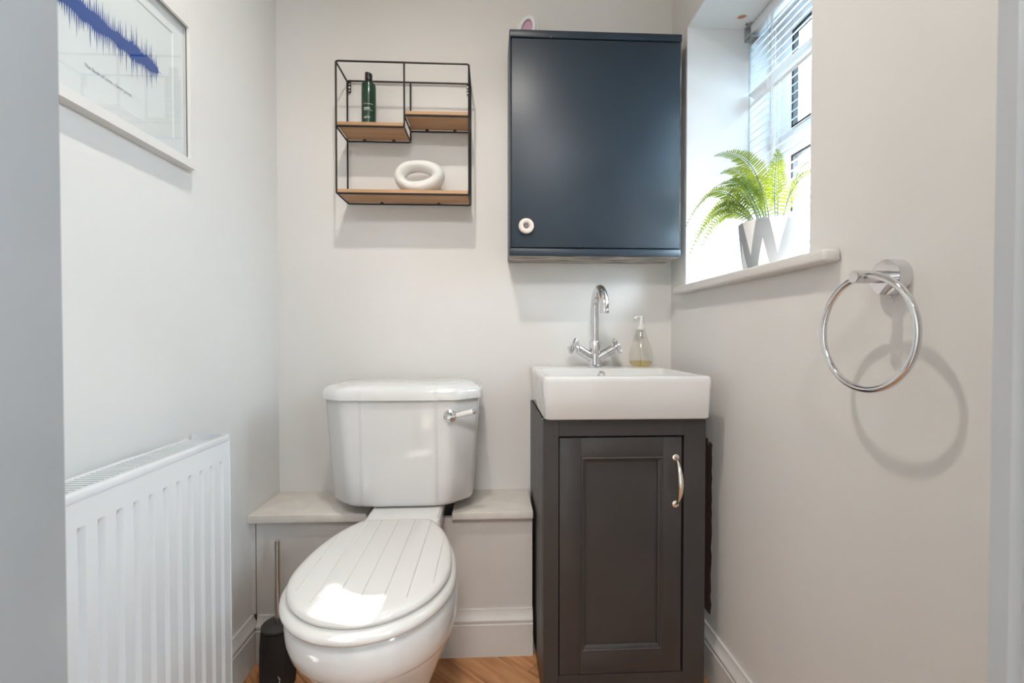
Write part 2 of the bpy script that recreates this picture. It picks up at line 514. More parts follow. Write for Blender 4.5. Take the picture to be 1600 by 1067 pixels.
# pipe boxing behind the toilet
root = bpy.data.objects.new('wall_boxing', None); COL.objects.link(root); root.location = (-0.27, YBOX, 0)
struct(root, 'low painted pipe boxing with worn shelf behind the toilet', 'boxing')
def rel(o, root):
    o.location = Vector(o.location) - root.location
    return o
rel(obj('panel', BX(XL + 0.014, 0.118, YBOX, YBOX + 0.018, 0, 0.394), BOXP, root), root)
rel(obj('shelf_board', BX(XL, -0.3495, 1.283, YB, 0.3955, 0.4175, bev=0.002), SHELFP, root, smooth=True), root)
rel(obj('shelf_board', BX(-0.111, 0.1185, 1.283, YB, 0.3955, 0.4165, bev=0.002), SHELFP, root, smooth=True), root)
rel(obj('corner_batten', BX(XL, XL + 0.011, YBOX, YBOX + 0.02, 0.131, 0.394), GLOSSW, root), root)

# ------------------------------------------------------------------ window
win = bpy.data.objects.new('window_1', None); COL.objects.link(win); win.location = (0.88, (WY0 + WY1) / 2, WZ0)
struct(win, 'white framed window above the sill behind the blind', 'window')
X0, X1 = 0.85, 0.915
bm = bmesh.new()
F = 0.045
box(bm, X0, X1, WY0, WY0 + F, WZ0, WZ1, 0.002); box(bm, X0, X1, WY1 - F, WY1, WZ0, WZ1, 0.002)
box(bm, X0, X1, WY0 + F, WY1 - F, WZ0, WZ0 + 0.035, 0.002); box(bm, X0, X1, WY0 + F, WY1 - F, WZ1 - 0.035, WZ1, 0.002)
box(bm, X0, X1, WY0 + F, WY1 - F, 1.452, 1.486, 0.002)
rel(obj('frame', bm, UPVC, win, smooth=True), win)
def sash(z0, z1, py0, py1, pz0, pz1, glass):
    y0, y1 = WY0 + F, WY1 - F
    bm = bmesh.new()
    a, b = X0 + 0.006, X1 - 0.006
    box(bm, a, b, y0, py0, z0, z1, 0.003); box(bm, a, b, py1, y1, z0, z1, 0.003)
    box(bm, a, b, py0, py1, z0, pz0, 0.003); box(bm, a, b, py0, py1, pz1, z1, 0.003)
    s = rel(obj('sash', bm, UPVC, win, smooth=True), win)
    bm = bmesh.new()
    g = 0.008
    a2, b2 = X0 + 0.004, X0 + 0.020
    box(bm, a2, b2, py0, py0 + g, pz0, pz1); box(bm, a2, b2, py1 - g, py1, pz0, pz1)
    box(bm, a2, b2, py0 + g, py1 - g, pz0, pz0 + g); box(bm, a2, b2, py0 + g, py1 - g, pz1 - g, pz1)
    q = obj('gasket', bm, RUBBER, s)
    q['label'] = 'black rubber gasket'
    p = obj('pane', BX(X0 + 0.018, X0 + 0.022, py0 + 0.001, py1 - 0.001, pz0 + 0.001, pz1 - 0.001), glass, s)
sash(1.486, WZ1 - 0.035, 0.925, 1.268, 1.505, 1.782, FROST)
sash(WZ0 + 0.035, 1.452, 0.925, 1.268, 1.115, 1.432, GLASS)
# sill board
bm = BX(0.562, 0.85, 0.745, 1.385, WZ0 - 0.026, WZ0, bev=0.006, seg=3)
for v in list(bm.verts):
    pass
sill = rel(obj('window_sill', BX(0.592, 0.85, WY0, WY1, WZ0 - 0.026, WZ0), GLOSSW, win), win); bm.free()
bm = BX(0.560, 0.5915, 0.745, 1.388, WZ0 - 0.023, WZ0, bev=0.006, seg=3)
o = rel(obj('sill_nosing', bm, GLOSSW, win, smooth=True), win)

# neighbouring brick return outside
struct(obj('wall_outside', BX(1.5, 1.75, 1.312, 4.6, -0.3, 2.0), BRICK), 'pink brick wall seen outside through the window', 'wall')
struct(obj('ground_outside', BX(0.93, 12, -8, 12, -0.4, -0.3), SUBF), 'paved ground outside the window', 'ground')

# ------------------------------------------------------------------ venetian blind
bl = thing('window_blind', 'white venetian blind hanging in the window recess', 'blind', (0.79, 1.09, WZ1))
BXc = 0.79
rel(obj('headrail', BX(BXc - 0.014, BXc + 0.014, WY0 + 0.012, WY1 - 0.022, WZ1 - 0.034, WZ1 - 0.005, bev=0.003), SLAT, bl, smooth=True), bl)
bm = bmesh.new()
box(bm, BXc - 0.022, BXc + 0.018, WY1 - 0.0055, WY1 - 0.0035, WZ1 - 0.046, WZ1 - 0.004)
box(bm, BXc - 0.022, BXc - 0.020, WY1 - 0.036, WY1 - 0.0055, WZ1 - 0.046, WZ1 - 0.034)
box(bm, BXc - 0.022, BXc + 0.018, WY1 - 0.036, WY1 - 0.0055, WZ1 - 0.046, WZ1 - 0.0435)
box(bm, BXc - 0.022, BXc + 0.018, WY1 - 0.036, WY1 - 0.0055, WZ1 - 0.006, WZ1 - 0.004)
rel(obj('bracket', bm, GREYP, bl), bl)
bm = lathe(bmesh.new(), [(0.004, 0), (0.004, 0.004), (0.001, 0.005)], (BXc - 0.03, WY1 - 0.03, WZ1 - 0.0085), 12)
rel(obj('screw', bm, STEEL, bl), bl)
# one slat mesh shared by all slats: slightly curved, tilted with its outer edge up
SY0, SY1 = WY0 + 0.014, WY1 - 0.006
hw = 0.0125
prof = [(-hw, 0), (-hw * 0.5, 0.0011), (0, 0.0015), (hw * 0.5, 0.0011), (hw, 0)]
th = 0.0005
poly = prof + [(x, z - th) for x, z in prof[::-1]]
bm = prism(bmesh.new(), poly, 'Y', SY0 - 1.09, SY1 - 1.09)
slat0 = obj('slat', bm, SLAT, bl, smooth=True, angle=30)
z = WZ1 - 0.056
pitch = 0.0222
slat0.location = (0, 0, z - WZ1); slat0.rotation_euler = (0, radians(-39), 0)
k = 0
while z > WZ0 + 0.030:
    z -= pitch; k += 1
    tilt = -39 + random.uniform(-1.5, 1.5)
    if k == 7: tilt = 30
    if k == 8: tilt = -62
    instance(slat0, 'slat', bl, (0, 0, z - WZ1), (0, radians(tilt), 0))
zb = z - 0.012
rel(obj('bottom_rail', BX(BXc - 0.0125, BXc + 0.0125, SY0, SY1, WZ0 + 0.001, WZ0 + 0.009, bev=0.002), SLAT, bl), bl)
for yy in (1.262, 0.93):
    for xx in (BXc - 0.0118, BXc + 0.0118):
        rel(obj('ladder_cord', rod(bmesh.new(), (xx, yy, WZ1 - 0.034), (xx, yy, WZ0 + 0.009), 0.0007, 6), CORD, bl), bl)
for yy in (1.235, 1.228):
    rel(obj('pull_cord', rod(bmesh.new(), (BXc - 0.018, yy, WZ1 - 0.03), (BXc - 0.018, yy - 0.01, 1.30), 0.0010, 6), CORD, bl), bl)
rel(obj('tilt_wand', rod(bmesh.new(), (BXc - 0.020, 1.336, WZ1 - 0.040), (BXc - 0.021, 1.336, 1.26), 0.0026, 8), CLEARW, bl), bl)

# ------------------------------------------------------------------ lamps
lamp = thing('ceiling_lamp', 'round ceiling lamp in the middle of the small room', 'lamp', (-0.16, 0.60, ZC))
bm = lathe(bmesh.new(), [(0.055, 0), (0.055, -0.02), (0.045, -0.03), (0.035, -0.03)], (0, 0, 0), 28)
obj('lamp_base', bm, CEIL, lamp, smooth=True)
bm = lathe(bmesh.new(), [(0.012, -0.030), (0.030, -0.045), (0.034, -0.060), (0.028, -0.078), (0.010, -0.088)], (0, 0, 0), 24)
obj('bulb', bm, BULB, lamp, smooth=True)
L = bpy.data.lights.new('ceiling_lamp_light', 'SPOT'); L.spot_size = radians(166); L.spot_blend = 1.0; L.energy = LAMP_W; L.color = (1.0, 0.93, 0.85); L.shadow_soft_size = 0.022
lo = bpy.data.objects.new('ceiling_lamp_light', L); COL.objects.link(lo); lo.location = (-0.16, 0.60, ZC - 0.12)
fill_lamp = thing('hall_fill_lamp', 'added round fill lamp on the hallway ceiling, unseen behind the camera', 'lamp', (-0.1, -0.8, ZC))  # lamp added in the unseen hallway to fill the room from the front
bm = lathe(bmesh.new(), [(0.16, 0), (0.16, -0.03), (0.13, -0.06), (0.05, -0.075)], (0, 0, 0), 32)
obj('shade', bm, BULB, fill_lamp, smooth=True)
L = bpy.data.lights.new('hall_fill_light', 'AREA'); L.shape = 'DISK'; L.size = 0.5; L.energy = HALL_W; L.color = (0.98, 0.98, 1.0)
lo = bpy.data.objects.new('hall_fill_light', L); COL.objects.link(lo); lo.location = (-0.1, -0.8, ZC - 0.10)
# added hallway window, out of view: sky light through it fills the left wall
w2 = bpy.data.objects.new('added_hall_window', None); COL.objects.link(w2); w2.location = (1.25, -1.0, HZ0)
struct(w2, 'added hallway window for fill light, unseen behind the camera', 'window')
bm = bmesh.new()
a_ = (HY1 - HY0) / 2; h_ = HZ1 - HZ0; t_ = 0.012
for (y0, y1, z0, z1) in ((-a_, -a_ + t_, 0, h_), (a_ - t_, a_, 0, h_), (-a_ + t_, a_ - t_, 0, t_), (-a_ + t_, a_ - t_, h_ - t_, h_)):
    box(bm, -0.02, 0.02, y0, y1, z0, z1)
obj('frame', bm, UPVC, w2)
obj('pane', BX(-0.002, 0.002, -a_ + t_, a_ - t_, t_, h_ - t_), GLASS, w2)
L = bpy.data.lights.new('added_hall_window_portal', 'AREA'); L.shape = 'RECTANGLE'; L.size = h_ - 2 * t_; L.size_y = 2 * a_ - 2 * t_
L.cycles.is_portal = True
lo = bpy.data.objects.new('added_hall_window_portal', L); COL.objects.link(lo); lo.location = (1.22, -1.0, HZ0 + h_ / 2); lo.rotation_euler = (0, radians(90), 0)
L = bpy.data.lights.new('window_portal', 'AREA'); L.shape = 'RECTANGLE'; L.size = WZ1 - WZ0; L.size_y = WY1 - WY0
L.cycles.is_portal = True
lo = bpy.data.objects.new('window_portal', L); COL.objects.link(lo); lo.location = (0.925, (WY0 + WY1) / 2, (WZ0 + WZ1) / 2); lo.rotation_euler = (0, radians(90), 0)

# ------------------------------------------------------------------ toilet
TX = -0.236
toilet = thing('toilet', 'white close-coupled toilet with closed grooved lid and ceramic flush lever', 'toilet', (TX, 1.05, 0))
def egg(a, yf, yc, yb, ycut, z, n=72, cx=TX - 0.004, pb=1.0):
    out = []
    for i in range(n):
        t = 2 * pi * i / n
        c, s = cos(t), sin(t)
        if s < 0:
            x = a * c; y = yc + (yc - yf) * s
        else:
            x = a * math.copysign(abs(c) ** pb, c); y = yc + (yb - yc) * (abs(s) ** pb)
        out.append((cx + x, min(y, ycut), z))
    return out
rows = [  # z, half width, front, back
    (0.0, 0.098, 0.930, 1.270), (0.012, 0.100, 0.926, 1.272), (0.028, 0.094, 0.935, 1.268), (0.06, 0.084, 0.958, 1.262),
    (0.10, 0.080, 0.958, 1.262), (0.15, 0.088, 0.925, 1.258), (0.20, 0.106, 0.880, 1.252), (0.245, 0.123, 0.840, 1.246),
    (0.285, 0.1365, 0.810, 1.242), (0.305, 0.1430, 0.796, 1.24), (0.311, 0.1445, 0.793, 1.24), (0.315, 0.1495, 0.784, 1.24), (0.322, 0.1530, 0.778, 1.24),
    (0.345, 0.1575, 0.769, 1.24), (0.368, 0.1590, 0.766, 1.24), (0.390, 0.1570, 0.769, 1.238), (0.399, 0.152, 0.775, 1.234), (0.402, 0.146, 0.782, 1.228)]
bm = bmesh.new()
rings = []
for z, a, yf, yb in rows:
    rings.append(egg(a * 1.06, yf, 0.945, yb, 1.29, z, 80, pb=0.86))
loft(bm, rings)
rel(obj('pan', bm, PORC, toilet, smooth=True, angle=50), toilet)
# neck platform that carries the cistern
bm = bmesh.new()
def rrect(cx, hx, y0, y1, r, z, n=6):
    pts = []
    for (sx, yy, a0) in ((1, y0, -90), (1, y1, 0), (-1, y1, 90), (-1, y0, 180)):
        ccx = cx + sx * (hx - r); ccy = yy + (r if yy == y0 else -r)
        for k in range(n + 1):
            a = radians(a0 + 90 * k / n)
            pts.append((ccx + r * cos(a), ccy + r * sin(a), z))
    return pts
loft(bm, [rrect(TX + 0.004, 0.080, 1.13, 1.278, 0.02, 0.25), rrect(TX + 0.004, 0.090, 1.13, 1.279, 0.02, 0.36), rrect(TX + 0.004, 0.096, 1.13, 1.2795, 0.016, 0.395)], True, True)
rel(obj('pan_back', bm, PORC, toilet, smooth=True), toilet)
bm = bmesh.new()
loft(bm, [rrect(TX + 0.006, 0.094, 1.155, 1.40, 0.016, 0.4), rrect(TX + 0.006, 0.098, 1.16, 1.40, 0.016, 0.432), rrect(TX + 0.006, 0.096, 1.163, 1.40, 0.016, 0.441), rrect(TX + 0.006, 0.090, 1.168, 1.40, 0.016, 0.446)])
rel(obj('cistern_platform', bm, PORC, toilet, smooth=True), toilet)
# seat ring
def egg_in(d, z, cut=1.16): return egg(0.169 - d, 0.747 + d, 0.935, 1.235 - d, cut, z, cx=TX - 0.006)
bm = bmesh.new()
loft(bm, [egg_in(0.012, 0.404), egg_in(0.003, 0.406), egg_in(0.0, 0.412), egg_in(0.001, 0.418), egg_in(0.006, 0.424), egg_in(0.016, 0.427), egg_in(0.03, 0.4275)])
rel(obj('seat', bm, SEATW, toilet, smooth=True, angle=60), toilet)
# lid
def egl(d, z): return egg(0.1575 - d, 0.757 + d, 0.935, 1.222 - d, 1.172 - d * 0.4, z, cx=TX - 0.005)
bm = bmesh.new()
loft(bm, [egl(0.012, 0.4285), egl(0.003, 0.4305), egl(0.0, 0.436), egl(0.001, 0.4415), egl(0.005, 0.4455), egl(0.012, 0.4475), egl(0.022, 0.4485)])
lid = rel(obj('lid', bm, SEATW, toilet, smooth=True, angle=60), toilet)
cut = bmesh.new()
for k in range(-3, 4):
    gx = TX - 0.005 + k * 0.0415 + 0.006
    hx = abs(gx - TX + 0.005)
    if hx > 0.134: continue
    yf = 0.935 - (0.935 - 0.757) * math.sqrt(1 - (hx / 0.1575) ** 2) + 0.028
    yb = min(1.2, 0.935 + 0.29 * math.sqrt(1 - (hx / 0.1575) ** 2) - 0.004)
    vs = [(gx - 0.0013, 0.4490), (gx, 0.4466), (gx + 0.0013, 0.4490)]
    prism(cut, vs, 'Y', yf, yb)
# grooves: cutter is in world space, lid mesh data is also in world-sized coordinates before parenting offset
lid.parent = None
lw = lid.location.copy(); lid.location = (0, 0, 0)
bpy.context.view_layer.update()
boolean_cut(lid, cut)
lid.parent = toilet; lid.location = lw
for s in (-1, 1):
    bm = lathe(bmesh.new(), [(0.011, -0.017), (0.011, 0.017)], (TX + 0.004 + s * 0.062, 1.168, 0.4315), 16, 'X')
    o = rel(obj('hinge', bm, CHROME, toilet, smooth=True), toilet)

# cistern
def cist_outline(hw, yf, yb, ch, chy, pw, pd, z, cx=TX - 0.013):
    """octagonal plan with a slightly proud centre panel"""
    poly = [(-hw, yb), (-hw, yf + chy), (-hw + ch, yf + 0.004)]
    def fillet(p, q, r, d, n=5):
        p, q, r = Vector(p), Vector(q), Vector(r)
        a, b = q + (p - q).normalized() * d, q + (r - q).normalized() * d
        return [tuple(v) for v in bez(a, q, b, n)]
    inner = (-pw - 0.012, yf + 0.0035)
    L_ = [(-hw, yb)] + fillet(poly[0], poly[1], poly[2], 0.014) + fillet(poly[1], poly[2], inner, 0.017) + [(-pw - 0.010, yf + 0.0035), (-pw - 0.005, yf + 0.003), (-pw - 0.001, yf + 0.0005), (-pw + 0.005, yf), (-pw * 0.5, yf - 0.0005)]
    R_ = [(-x, y) for x, y in L_[::-1]]
    return [(cx + x, y, z) for x, y in L_ + R_]
bm = bmesh.new()
def CB(f, z, ins=0.0):
    return cist_outline(0.196 + 0.017 * f - ins, 1.236 - 0.012 * f + ins, 1.424 - ins, 0.062, 0.060, 0.098 - ins * 0.3, 0.004, z)
loft(bm, [CB(0, 0.4475, 0.022), CB(0, 0.4500, 0.012), CB(0, 0.4560, 0.004), CB(0.02, 0.466, 0.0), CB(0.25, 0.53), CB(0.6, 0.62), CB(0.93, 0.71), CB(1.0, 0.742)])
rel(obj('cistern', bm, PORC, toilet, smooth=True, angle=50), toilet)
bm = bmesh.new()
def CL(ins, z):
    return cist_outline(0.2205 - ins, 1.214 + ins, 1.432 - ins * 0.6, 0.062, 0.058, 0.098 - ins * 0.4, 0.004, z)
loft(bm, [CL(0.006, 0.7425), CL(0.0, 0.7445), CL(0.0, 0.752), CL(0.0015, 0.766), CL(0.005, 0.7725), CL(0.013, 0.7775), CL(0.03, 0.7815), CL(0.06, 0.7845)])
rel(obj('cistern_lid', bm, PORC, toilet, smooth=True, angle=50), toilet)
# lever
LV = Vector((-0.112, 1.2265, 0.700))
lev = rel(obj('flush_lever', lathe(bmesh.new(), [(0.0175, 0.004), (0.0175, 0), (0.0165, -0.002), (0.012, -0.004), (0.011, -0.010), (0.0085, -0.013), (0.0085, -0.020), (0.005, -0.024)], tuple(LV), 24, 'Y'), CHROME, toilet, smooth=True), toilet)
lev['label'] = 'chrome and white ceramic flush lever'
d = Vector((0.070, 0.0, 0.016)).normalized()
p0 = LV + Vector((0, -0.018, 0))
def along(bm, prof):
    pts = [p0 + d * t for t, r in prof]
    return tube(bm, pts, [r for t, r in prof], 14)
o = obj('lever_arm', along(bmesh.new(), [(0.0, 0.0055), (0.012, 0.0055), (0.013, 0.008), (0.016, 0.008), (0.017, 0.0055), (0.02, 0.0055)]), CHROME, lev, smooth=True); o.location = -Vector(toilet.location) - lev.location
o.location = (0, 0, 0)
o = obj('ceramic_grip', along(bmesh.new(), [(0.0195, 0.004), (0.020, 0.0062), (0.035, 0.0072), (0.060, 0.0085), (0.064, 0.008), (0.0645, 0.005)]), PORC, lev, smooth=True)
o = obj('end_cap', along(bmesh.new(), [(0.0645, 0.0050), (0.066, 0.0060), (0.069, 0.0055), (0.0715, 0.003)]), CHROME, lev, smooth=True)

# ------------------------------------------------------------------ vanity cabinet
VX0, VX1, VY = 0.128, 0.536, 1.112
van = thing('vanity_cabinet', 'dark charcoal vanity cabinet with one panelled door under the basin', 'cabinet', (0.332, 1.3, 0))
bm = bmesh.new()
box(bm, VX0 + 0.008, VX1, VY + 0.020, 1.470, 0.03, 0.700)
rel(obj('carcass', bm, CHAR, van), van)
rel(obj('stile', BX(VX0, VX0 + 0.038, VY, VY + 0.02, 0, 0.712, bev=0.001), CHAR, van), van)
rel(obj('stile', BX(VX1 - 0.055, VX1, VY, VY + 0.02, 0, 0.712, bev=0.001), CHAR, van), van)
rel(obj('rail', BX(VX0 + 0.038, VX1 - 0.055, VY, VY + 0.02, 0.668, 0.712, bev=0.001), CHAR, van), van)
rel(obj('rail', BX(VX0 + 0.038, VX1 - 0.055, VY, VY + 0.02, 0, 0.071, bev=0.001), CHAR, van), van)
# tongue and groove boards on the left side
yy = VY + 0.0205
src = None
while yy < 1.46:
    wd = 0.0435
    if src is None:
        src = rel(obj('side_board', BX(VX0 - 0.001, VX0 + 0.008, yy, yy + wd - 0.002, 0, 0.706, bev=0.0022, seg=1), CHAR, van), van)
        base = src.location.copy(); y00 = yy
    else:
        instance(src, 'side_board', van, base + Vector((0, yy - y00, 0)))
    yy += wd
# door
DX0, DX1, DZ0, DZ1 = VX0 + 0.0400, VX1 - 0.0615, 0.0735, 0.6640
PX0, PX1, PZ0, PZ1 = 0.222, 0.428, 0.130, 0.616
bm = bmesh.new()
yf, yb = VY - 0.001, VY + 0.018
box(bm, DX0, PX0, yf, yb, DZ0, DZ1, 0.001); box(bm, PX1, DX1, yf, yb, DZ0, DZ1, 0.001)
box(bm, PX0 - 0.0005, PX1 + 0.0005, yf, yb, DZ0, PZ0, 0.0005); box(bm, PX0 - 0.0005, PX1 + 0.0005, yf, yb, PZ1, DZ1, 0.0005)
door = rel(obj('door', bm, CHAR, van, smooth=True), van)
obj('door_panel', BX(PX0, PX1, VY + 0.009, VY + 0.015, PZ0, PZ1), CHAR, door)
# mitred bead moulding
def frame_loft(x0, x1, z0, z1, prof):
    """prof: list of (inset, y)"""
    bm = bmesh.new()
    R = [[bm.verts.new(p) for p in ((x0 + i, y, z0 + i), (x1 - i, y, z0 + i), (x1 - i, y, z1 - i), (x0 + i, y, z1 - i))] for i, y in prof]
    for a, b in zip(R, R[1:] + R[:1]):
        for k in range(4):
            j = (k + 1) % 4
            bm.faces.new((a[k], a[j], b[j], b[k]))
    return bm
obj('bead_moulding', frame_loft(PX0, PX1, PZ0, PZ1, [(0, VY + 0.009), (0, VY - 0.0015), (0.003, VY - 0.0035), (0.006, VY - 0.0015), (0.007, VY + 0.001), (0.011, VY + 0.003), (0.013, VY + 0.006), (0.013, VY + 0.009)]), CHAR, door)
# bow handle
HX, HZ0, HZ1 = 0.459, 0.497, 0.613
hp = []
for i in range(25):
    t = i / 24
    zz = HZ0 + (HZ1 - HZ0) * t
    out = 0.030 * math.sin(pi * t) ** 0.6
    rr = 0.0030 + 0.0042 * math.sin(pi * t) ** 1.2
    hp.append(((HX, VY - 0.003 - out, zz), rr))
bm = tube(bmesh.new(), [p for p, r in hp], [r for p, r in hp], 14)
for zz in (HZ0, HZ1):
    lathe(bm, [(0.0085, 0), (0.0085, -0.0025), (0.006, -0.004)], (HX, VY - 0.001, zz), 20, 'Y')
o = obj('handle', bm, NICKEL, door, smooth=True); o['label'] = 'polished bow handle'

# ------------------------------------------------------------------ basin
bas = thing('basin', 'white square ceramic basin on the dark vanity cabinet', 'basin', (0.334, 1.28, 0.712))
BX0, BX1, BY0, BY1, BZ0, BZ1 = 0.125, 0.541, 1.086, 1.470, 0.7125, 0.818
def rr2(x0, x1, y0, y1, r, z, n=6):
    cx, hx = (x0 + x1) / 2, (x1 - x0) / 2
    return rrect(cx, hx, y0, y1, r, z, n)
bm = bmesh.new()
rings = [rr2(BX0 + 0.03, BX1 - 0.03, BY0 + 0.03, BY1 - 0.004, 0.014, BZ0),
         rr2(BX0 + 0.006, BX1 - 0.006, BY0 + 0.006, BY1 - 0.001, 0.014, BZ0),
         rr2(BX0 + 0.0035, BX1 - 0.0035, BY0 + 0.0025, BY1, 0.014, BZ0 + 0.004),
         rr2(BX0, BX1, BY0, BY1, 0.012, BZ1 - 0.014),
         rr2(BX0 + 0.0006, BX1 - 0.0006, BY0 + 0.0006, BY1, 0.012, BZ1 - 0.006),
         rr2(BX0 + 0.003, BX1 - 0.003, BY0 + 0.003, BY1, 0.012, BZ1 - 0.001),
         rr2(BX0 + 0.006, BX1 - 0.006, BY0 + 0.006, BY1, 0.012, BZ1),
         rr2(BX0 + 0.020, BX1 - 0.020, BY0 + 0.016, 1.350, 0.012, BZ1),
         rr2(BX0 + 0.023, BX1 - 0.023, BY0 + 0.019, 1.347, 0.012, BZ1 - 0.001),
         rr2(BX0 + 0.026, BX1 - 0.026, BY0 + 0.022, 1.344, 0.014, BZ1 - 0.004),
         rr2(BX0 + 0.034, BX1 - 0.034, BY0 + 0.030, 1.334, 0.02, BZ1 - 0.05),
         rr2(BX0 + 0.05, BX1 - 0.05, BY0 + 0.05, 1.315, 0.03, BZ1 - 0.083),
         rr2(BX0 + 0.10, BX1 - 0.10, BY0 + 0.10, 1.28, 0.03, BZ1 - 0.09)]
loft(bm, rings)
rel(obj('bowl', bm, PORC, bas, smooth=True, angle=60), bas)
o = rel(obj('overflow_ring', lathe(bmesh.new(), [(0.0065, 0.004), (0.0065, -0.001), (0.0085, -0.0025), (0.0115, -0.0015), (0.0118, 0.004)], (0.327, 1.3405, 0.8005), 24, 'Y', cap=False), CHROME, bas, smooth=True), bas)
o = rel(obj('overflow_hole', lathe(bmesh.new(), [(0.0068, 0.003), (0.0068, 0.0015)], (0.327, 1.3405, 0.8005), 20, 'Y'), DARKHOLE, bas), bas)
rel(obj('drain', lathe(bmesh.new(), [(0.028, 0.0), (0.028, 0.003), (0.018, 0.004), (0.015, 0.002)], (0.334, 1.23, BZ1 - 0.0898), 24), CHROME, bas, smooth=True), bas)

# ------------------------------------------------------------------ tap
TXX, TYY, TZ = 0.321, 1.402, 0.8182
tap = thing('basin_tap', 'chrome mixer tap with swan neck and two cross handles on the basin', 'tap', (TXX, TYY, TZ))
obj('base_ring', lathe(bmesh.new(), [(0.0235, 0), (0.0235, 0.007), (0.022, 0.009), (0.019, 0.009)], (0, 0, 0), 32), CHROME, tap, smooth=True)
obj('body', lathe(bmesh.new(), [(0.0205, 0.008), (0.0200, 0.020), (0.0178, 0.030), (0.0172, 0.080), (0.0165, 0.081), (0.0135, 0.082)], (0, 0, 0), 32), CHROME, tap, smooth=True)
pts = [(0, 0, 0.080), (0, 0, 0.10), (0, 0, 0.13), (0, 0, 0.16), (0, 0, 0.178)]
R_ = 0.060
for k in range(1, 19):
    a = pi * k / 18 * 0.97
    pts.append((0, -R_ + R_ * cos(a), 0.178 + 0.058 * sin(a)))
pts.append((0, -2 * R_ + 0.0005, 0.172))
sp = obj('spout', tube(bmesh.new(), pts, 0.0130, 20), CHROME, tap, smooth=True)
obj('aerator', lathe(bmesh.new(), [(0.0125, 0.0), (0.0135, -0.002), (0.0135, -0.011), (0.0125, -0.012), (0.0095, -0.012), (0.009, -0.006)], (0, -2 * R_ + 0.0005, 0.1735), 24), CHROME, sp, smooth=True)
for s in (-1, 1):
    dv = Vector((s * 0.85, -0.12, 0.52)).normalized()
    st = Vector((0, 0, 0.024))
    pts = [(0.0, 0.0145), (0.044, 0.0142), (0.0445, 0.0132), (0.0452, 0.0132), (0.0456, 0.0142), (0.064, 0.0140), (0.0645, 0.0075), (0.073, 0.0075), (0.0735, 0.009), (0.0775, 0.009)]
    v = obj('valve_arm', tube(bmesh.new(), [st + dv * t for t, r in pts], [r for t, r in pts], 20), CHROME, tap, smooth=True)
    c = st + dv * 0.081
    u1 = dv.cross(Vector((0, 1, 0))).normalized(); u2 = dv.cross(u1).normalized()
    ang = 0.5
    bm = bmesh.new()
    for k in range(2):
        q = u1 * cos(ang + k * pi / 2) + u2 * sin(ang + k * pi / 2)
        tube(bm, [c - q * 0.027, c - q * 0.0255, c + q * 0.0255, c + q * 0.027], [0.0055, 0.0066, 0.0066, 0.0055], 14)
    tube(bm, [c - dv * 0.006, c + dv * 0.007], [0.0095, 0.009], 16)
    obj('cross_handle', bm, CHROME, v, smooth=True)

# ------------------------------------------------------------------ soap bottle
soap = thing('soap_bottle', 'clear teardrop soap bottle with a little yellow soap on the basin', 'bottle', (0.470, 1.413, 0.8182))
prof = [(0.020, 0.0), (0.027, 0.002), (0.0335, 0.010), (0.0365, 0.022), (0.0365, 0.034), (0.033, 0.052), (0.027, 0.072), (0.0205, 0.092), (0.0155, 0.108), (0.0138, 0.116), (0.0130, 0.122)]
obj('body', lathe(bmesh.new(), prof, (0, 0, 0), 36, cap=False), SOAPB, soap, smooth=True)
lp = [(0.001, 0.0012), (0.019, 0.0012), (0.026, 0.003), (0.0325, 0.010), (0.0352, 0.0175), (0.001, 0.0175)]
obj('soap', lathe(bmesh.new(), lp, (0, 0, 0), 36), LIQUID, soap, smooth=True)
obj('collar', lathe(bmesh.new(), [(0.0135, 0.117), (0.0135, 0.133), (0.012, 0.135), (0.009, 0.135)], (0, 0, 0), 28), PUMP, soap, smooth=True)
bm = lathe(bmesh.new(), [(0.0085, 0.134), (0.0085, 0.156), (0.007, 0.159), (0.003, 0.160)], (0, 0, 0), 20)
tube(bm, [(0, 0, 0.154), (-0.014, -0.012, 0.155), (-0.024, -0.022, 0.153), (-0.028, -0.026, 0.149)], [0.0045, 0.004, 0.0035, 0.003], 10)
obj('pump', bm, PUMP, soap, smooth=True)
obj('dip_tube', rod(bmesh.new(), (0, 0, 0.005), (0, 0, 0.118), 0.0022, 8), SOAPB, soap)
bm = bmesh.new()
for k in range(5):
    zz = 0.090 + k * 0.005
    rr = 0.0212 - k * 0.0017
    a = radians(-95)
    for q in range(3):
        b = a + (q - 1) * 0.12
        box(bm, rr * cos(b) - 0.0007, rr * cos(b) + 0.0007, rr * sin(b) - 0.0005, rr * sin(b) + 0.0003, zz, zz + 0.0028)
obj('embossed_print', bm, INK, soap)

# ------------------------------------------------------------------ wall cabinet
CX0, CX1, CZ0, CZ1, CY = 0.053, 0.567, 1.152, 1.811, 1.340
cab = thing('wall_cabinet', 'slate blue wall cabinet with flat door and round cream knob', 'cabinet', (0.31, 1.40, CZ0))
rel(obj('carcass', BX(CX0, CX1 - 0.003, CY + 0.019, YB - 0.0005, CZ0 + 0.004, CZ1 - 0.001), SLATE, cab), cab)
rel(obj('top_rail', BX(CX0, CX1, CY, CY + 0.0185, CZ1 - 0.022, CZ1, bev=0.003), SLATE, cab, smooth=True), cab)
rel(obj('bottom_rail', BX(CX0, CX1, CY, CY + 0.0185, CZ0, CZ0 + 0.022, bev=0.004), SLATE, cab, smooth=True), cab)
rel(obj('stile', BX(CX0, CX0 + 0.0035, CY + 0.003, CY + 0.0185, CZ0 + 0.022, CZ1 - 0.022), SLATE, cab), cab)
o = rel(obj('underside', BX(CX0 + 0.001, CX1 - 0.004, CY + 0.006, YB - 0.001, CZ0 - 0.001, CZ0 + 0.0035), CHIPPED, cab), cab); o['label'] = 'chipped unpainted underside'
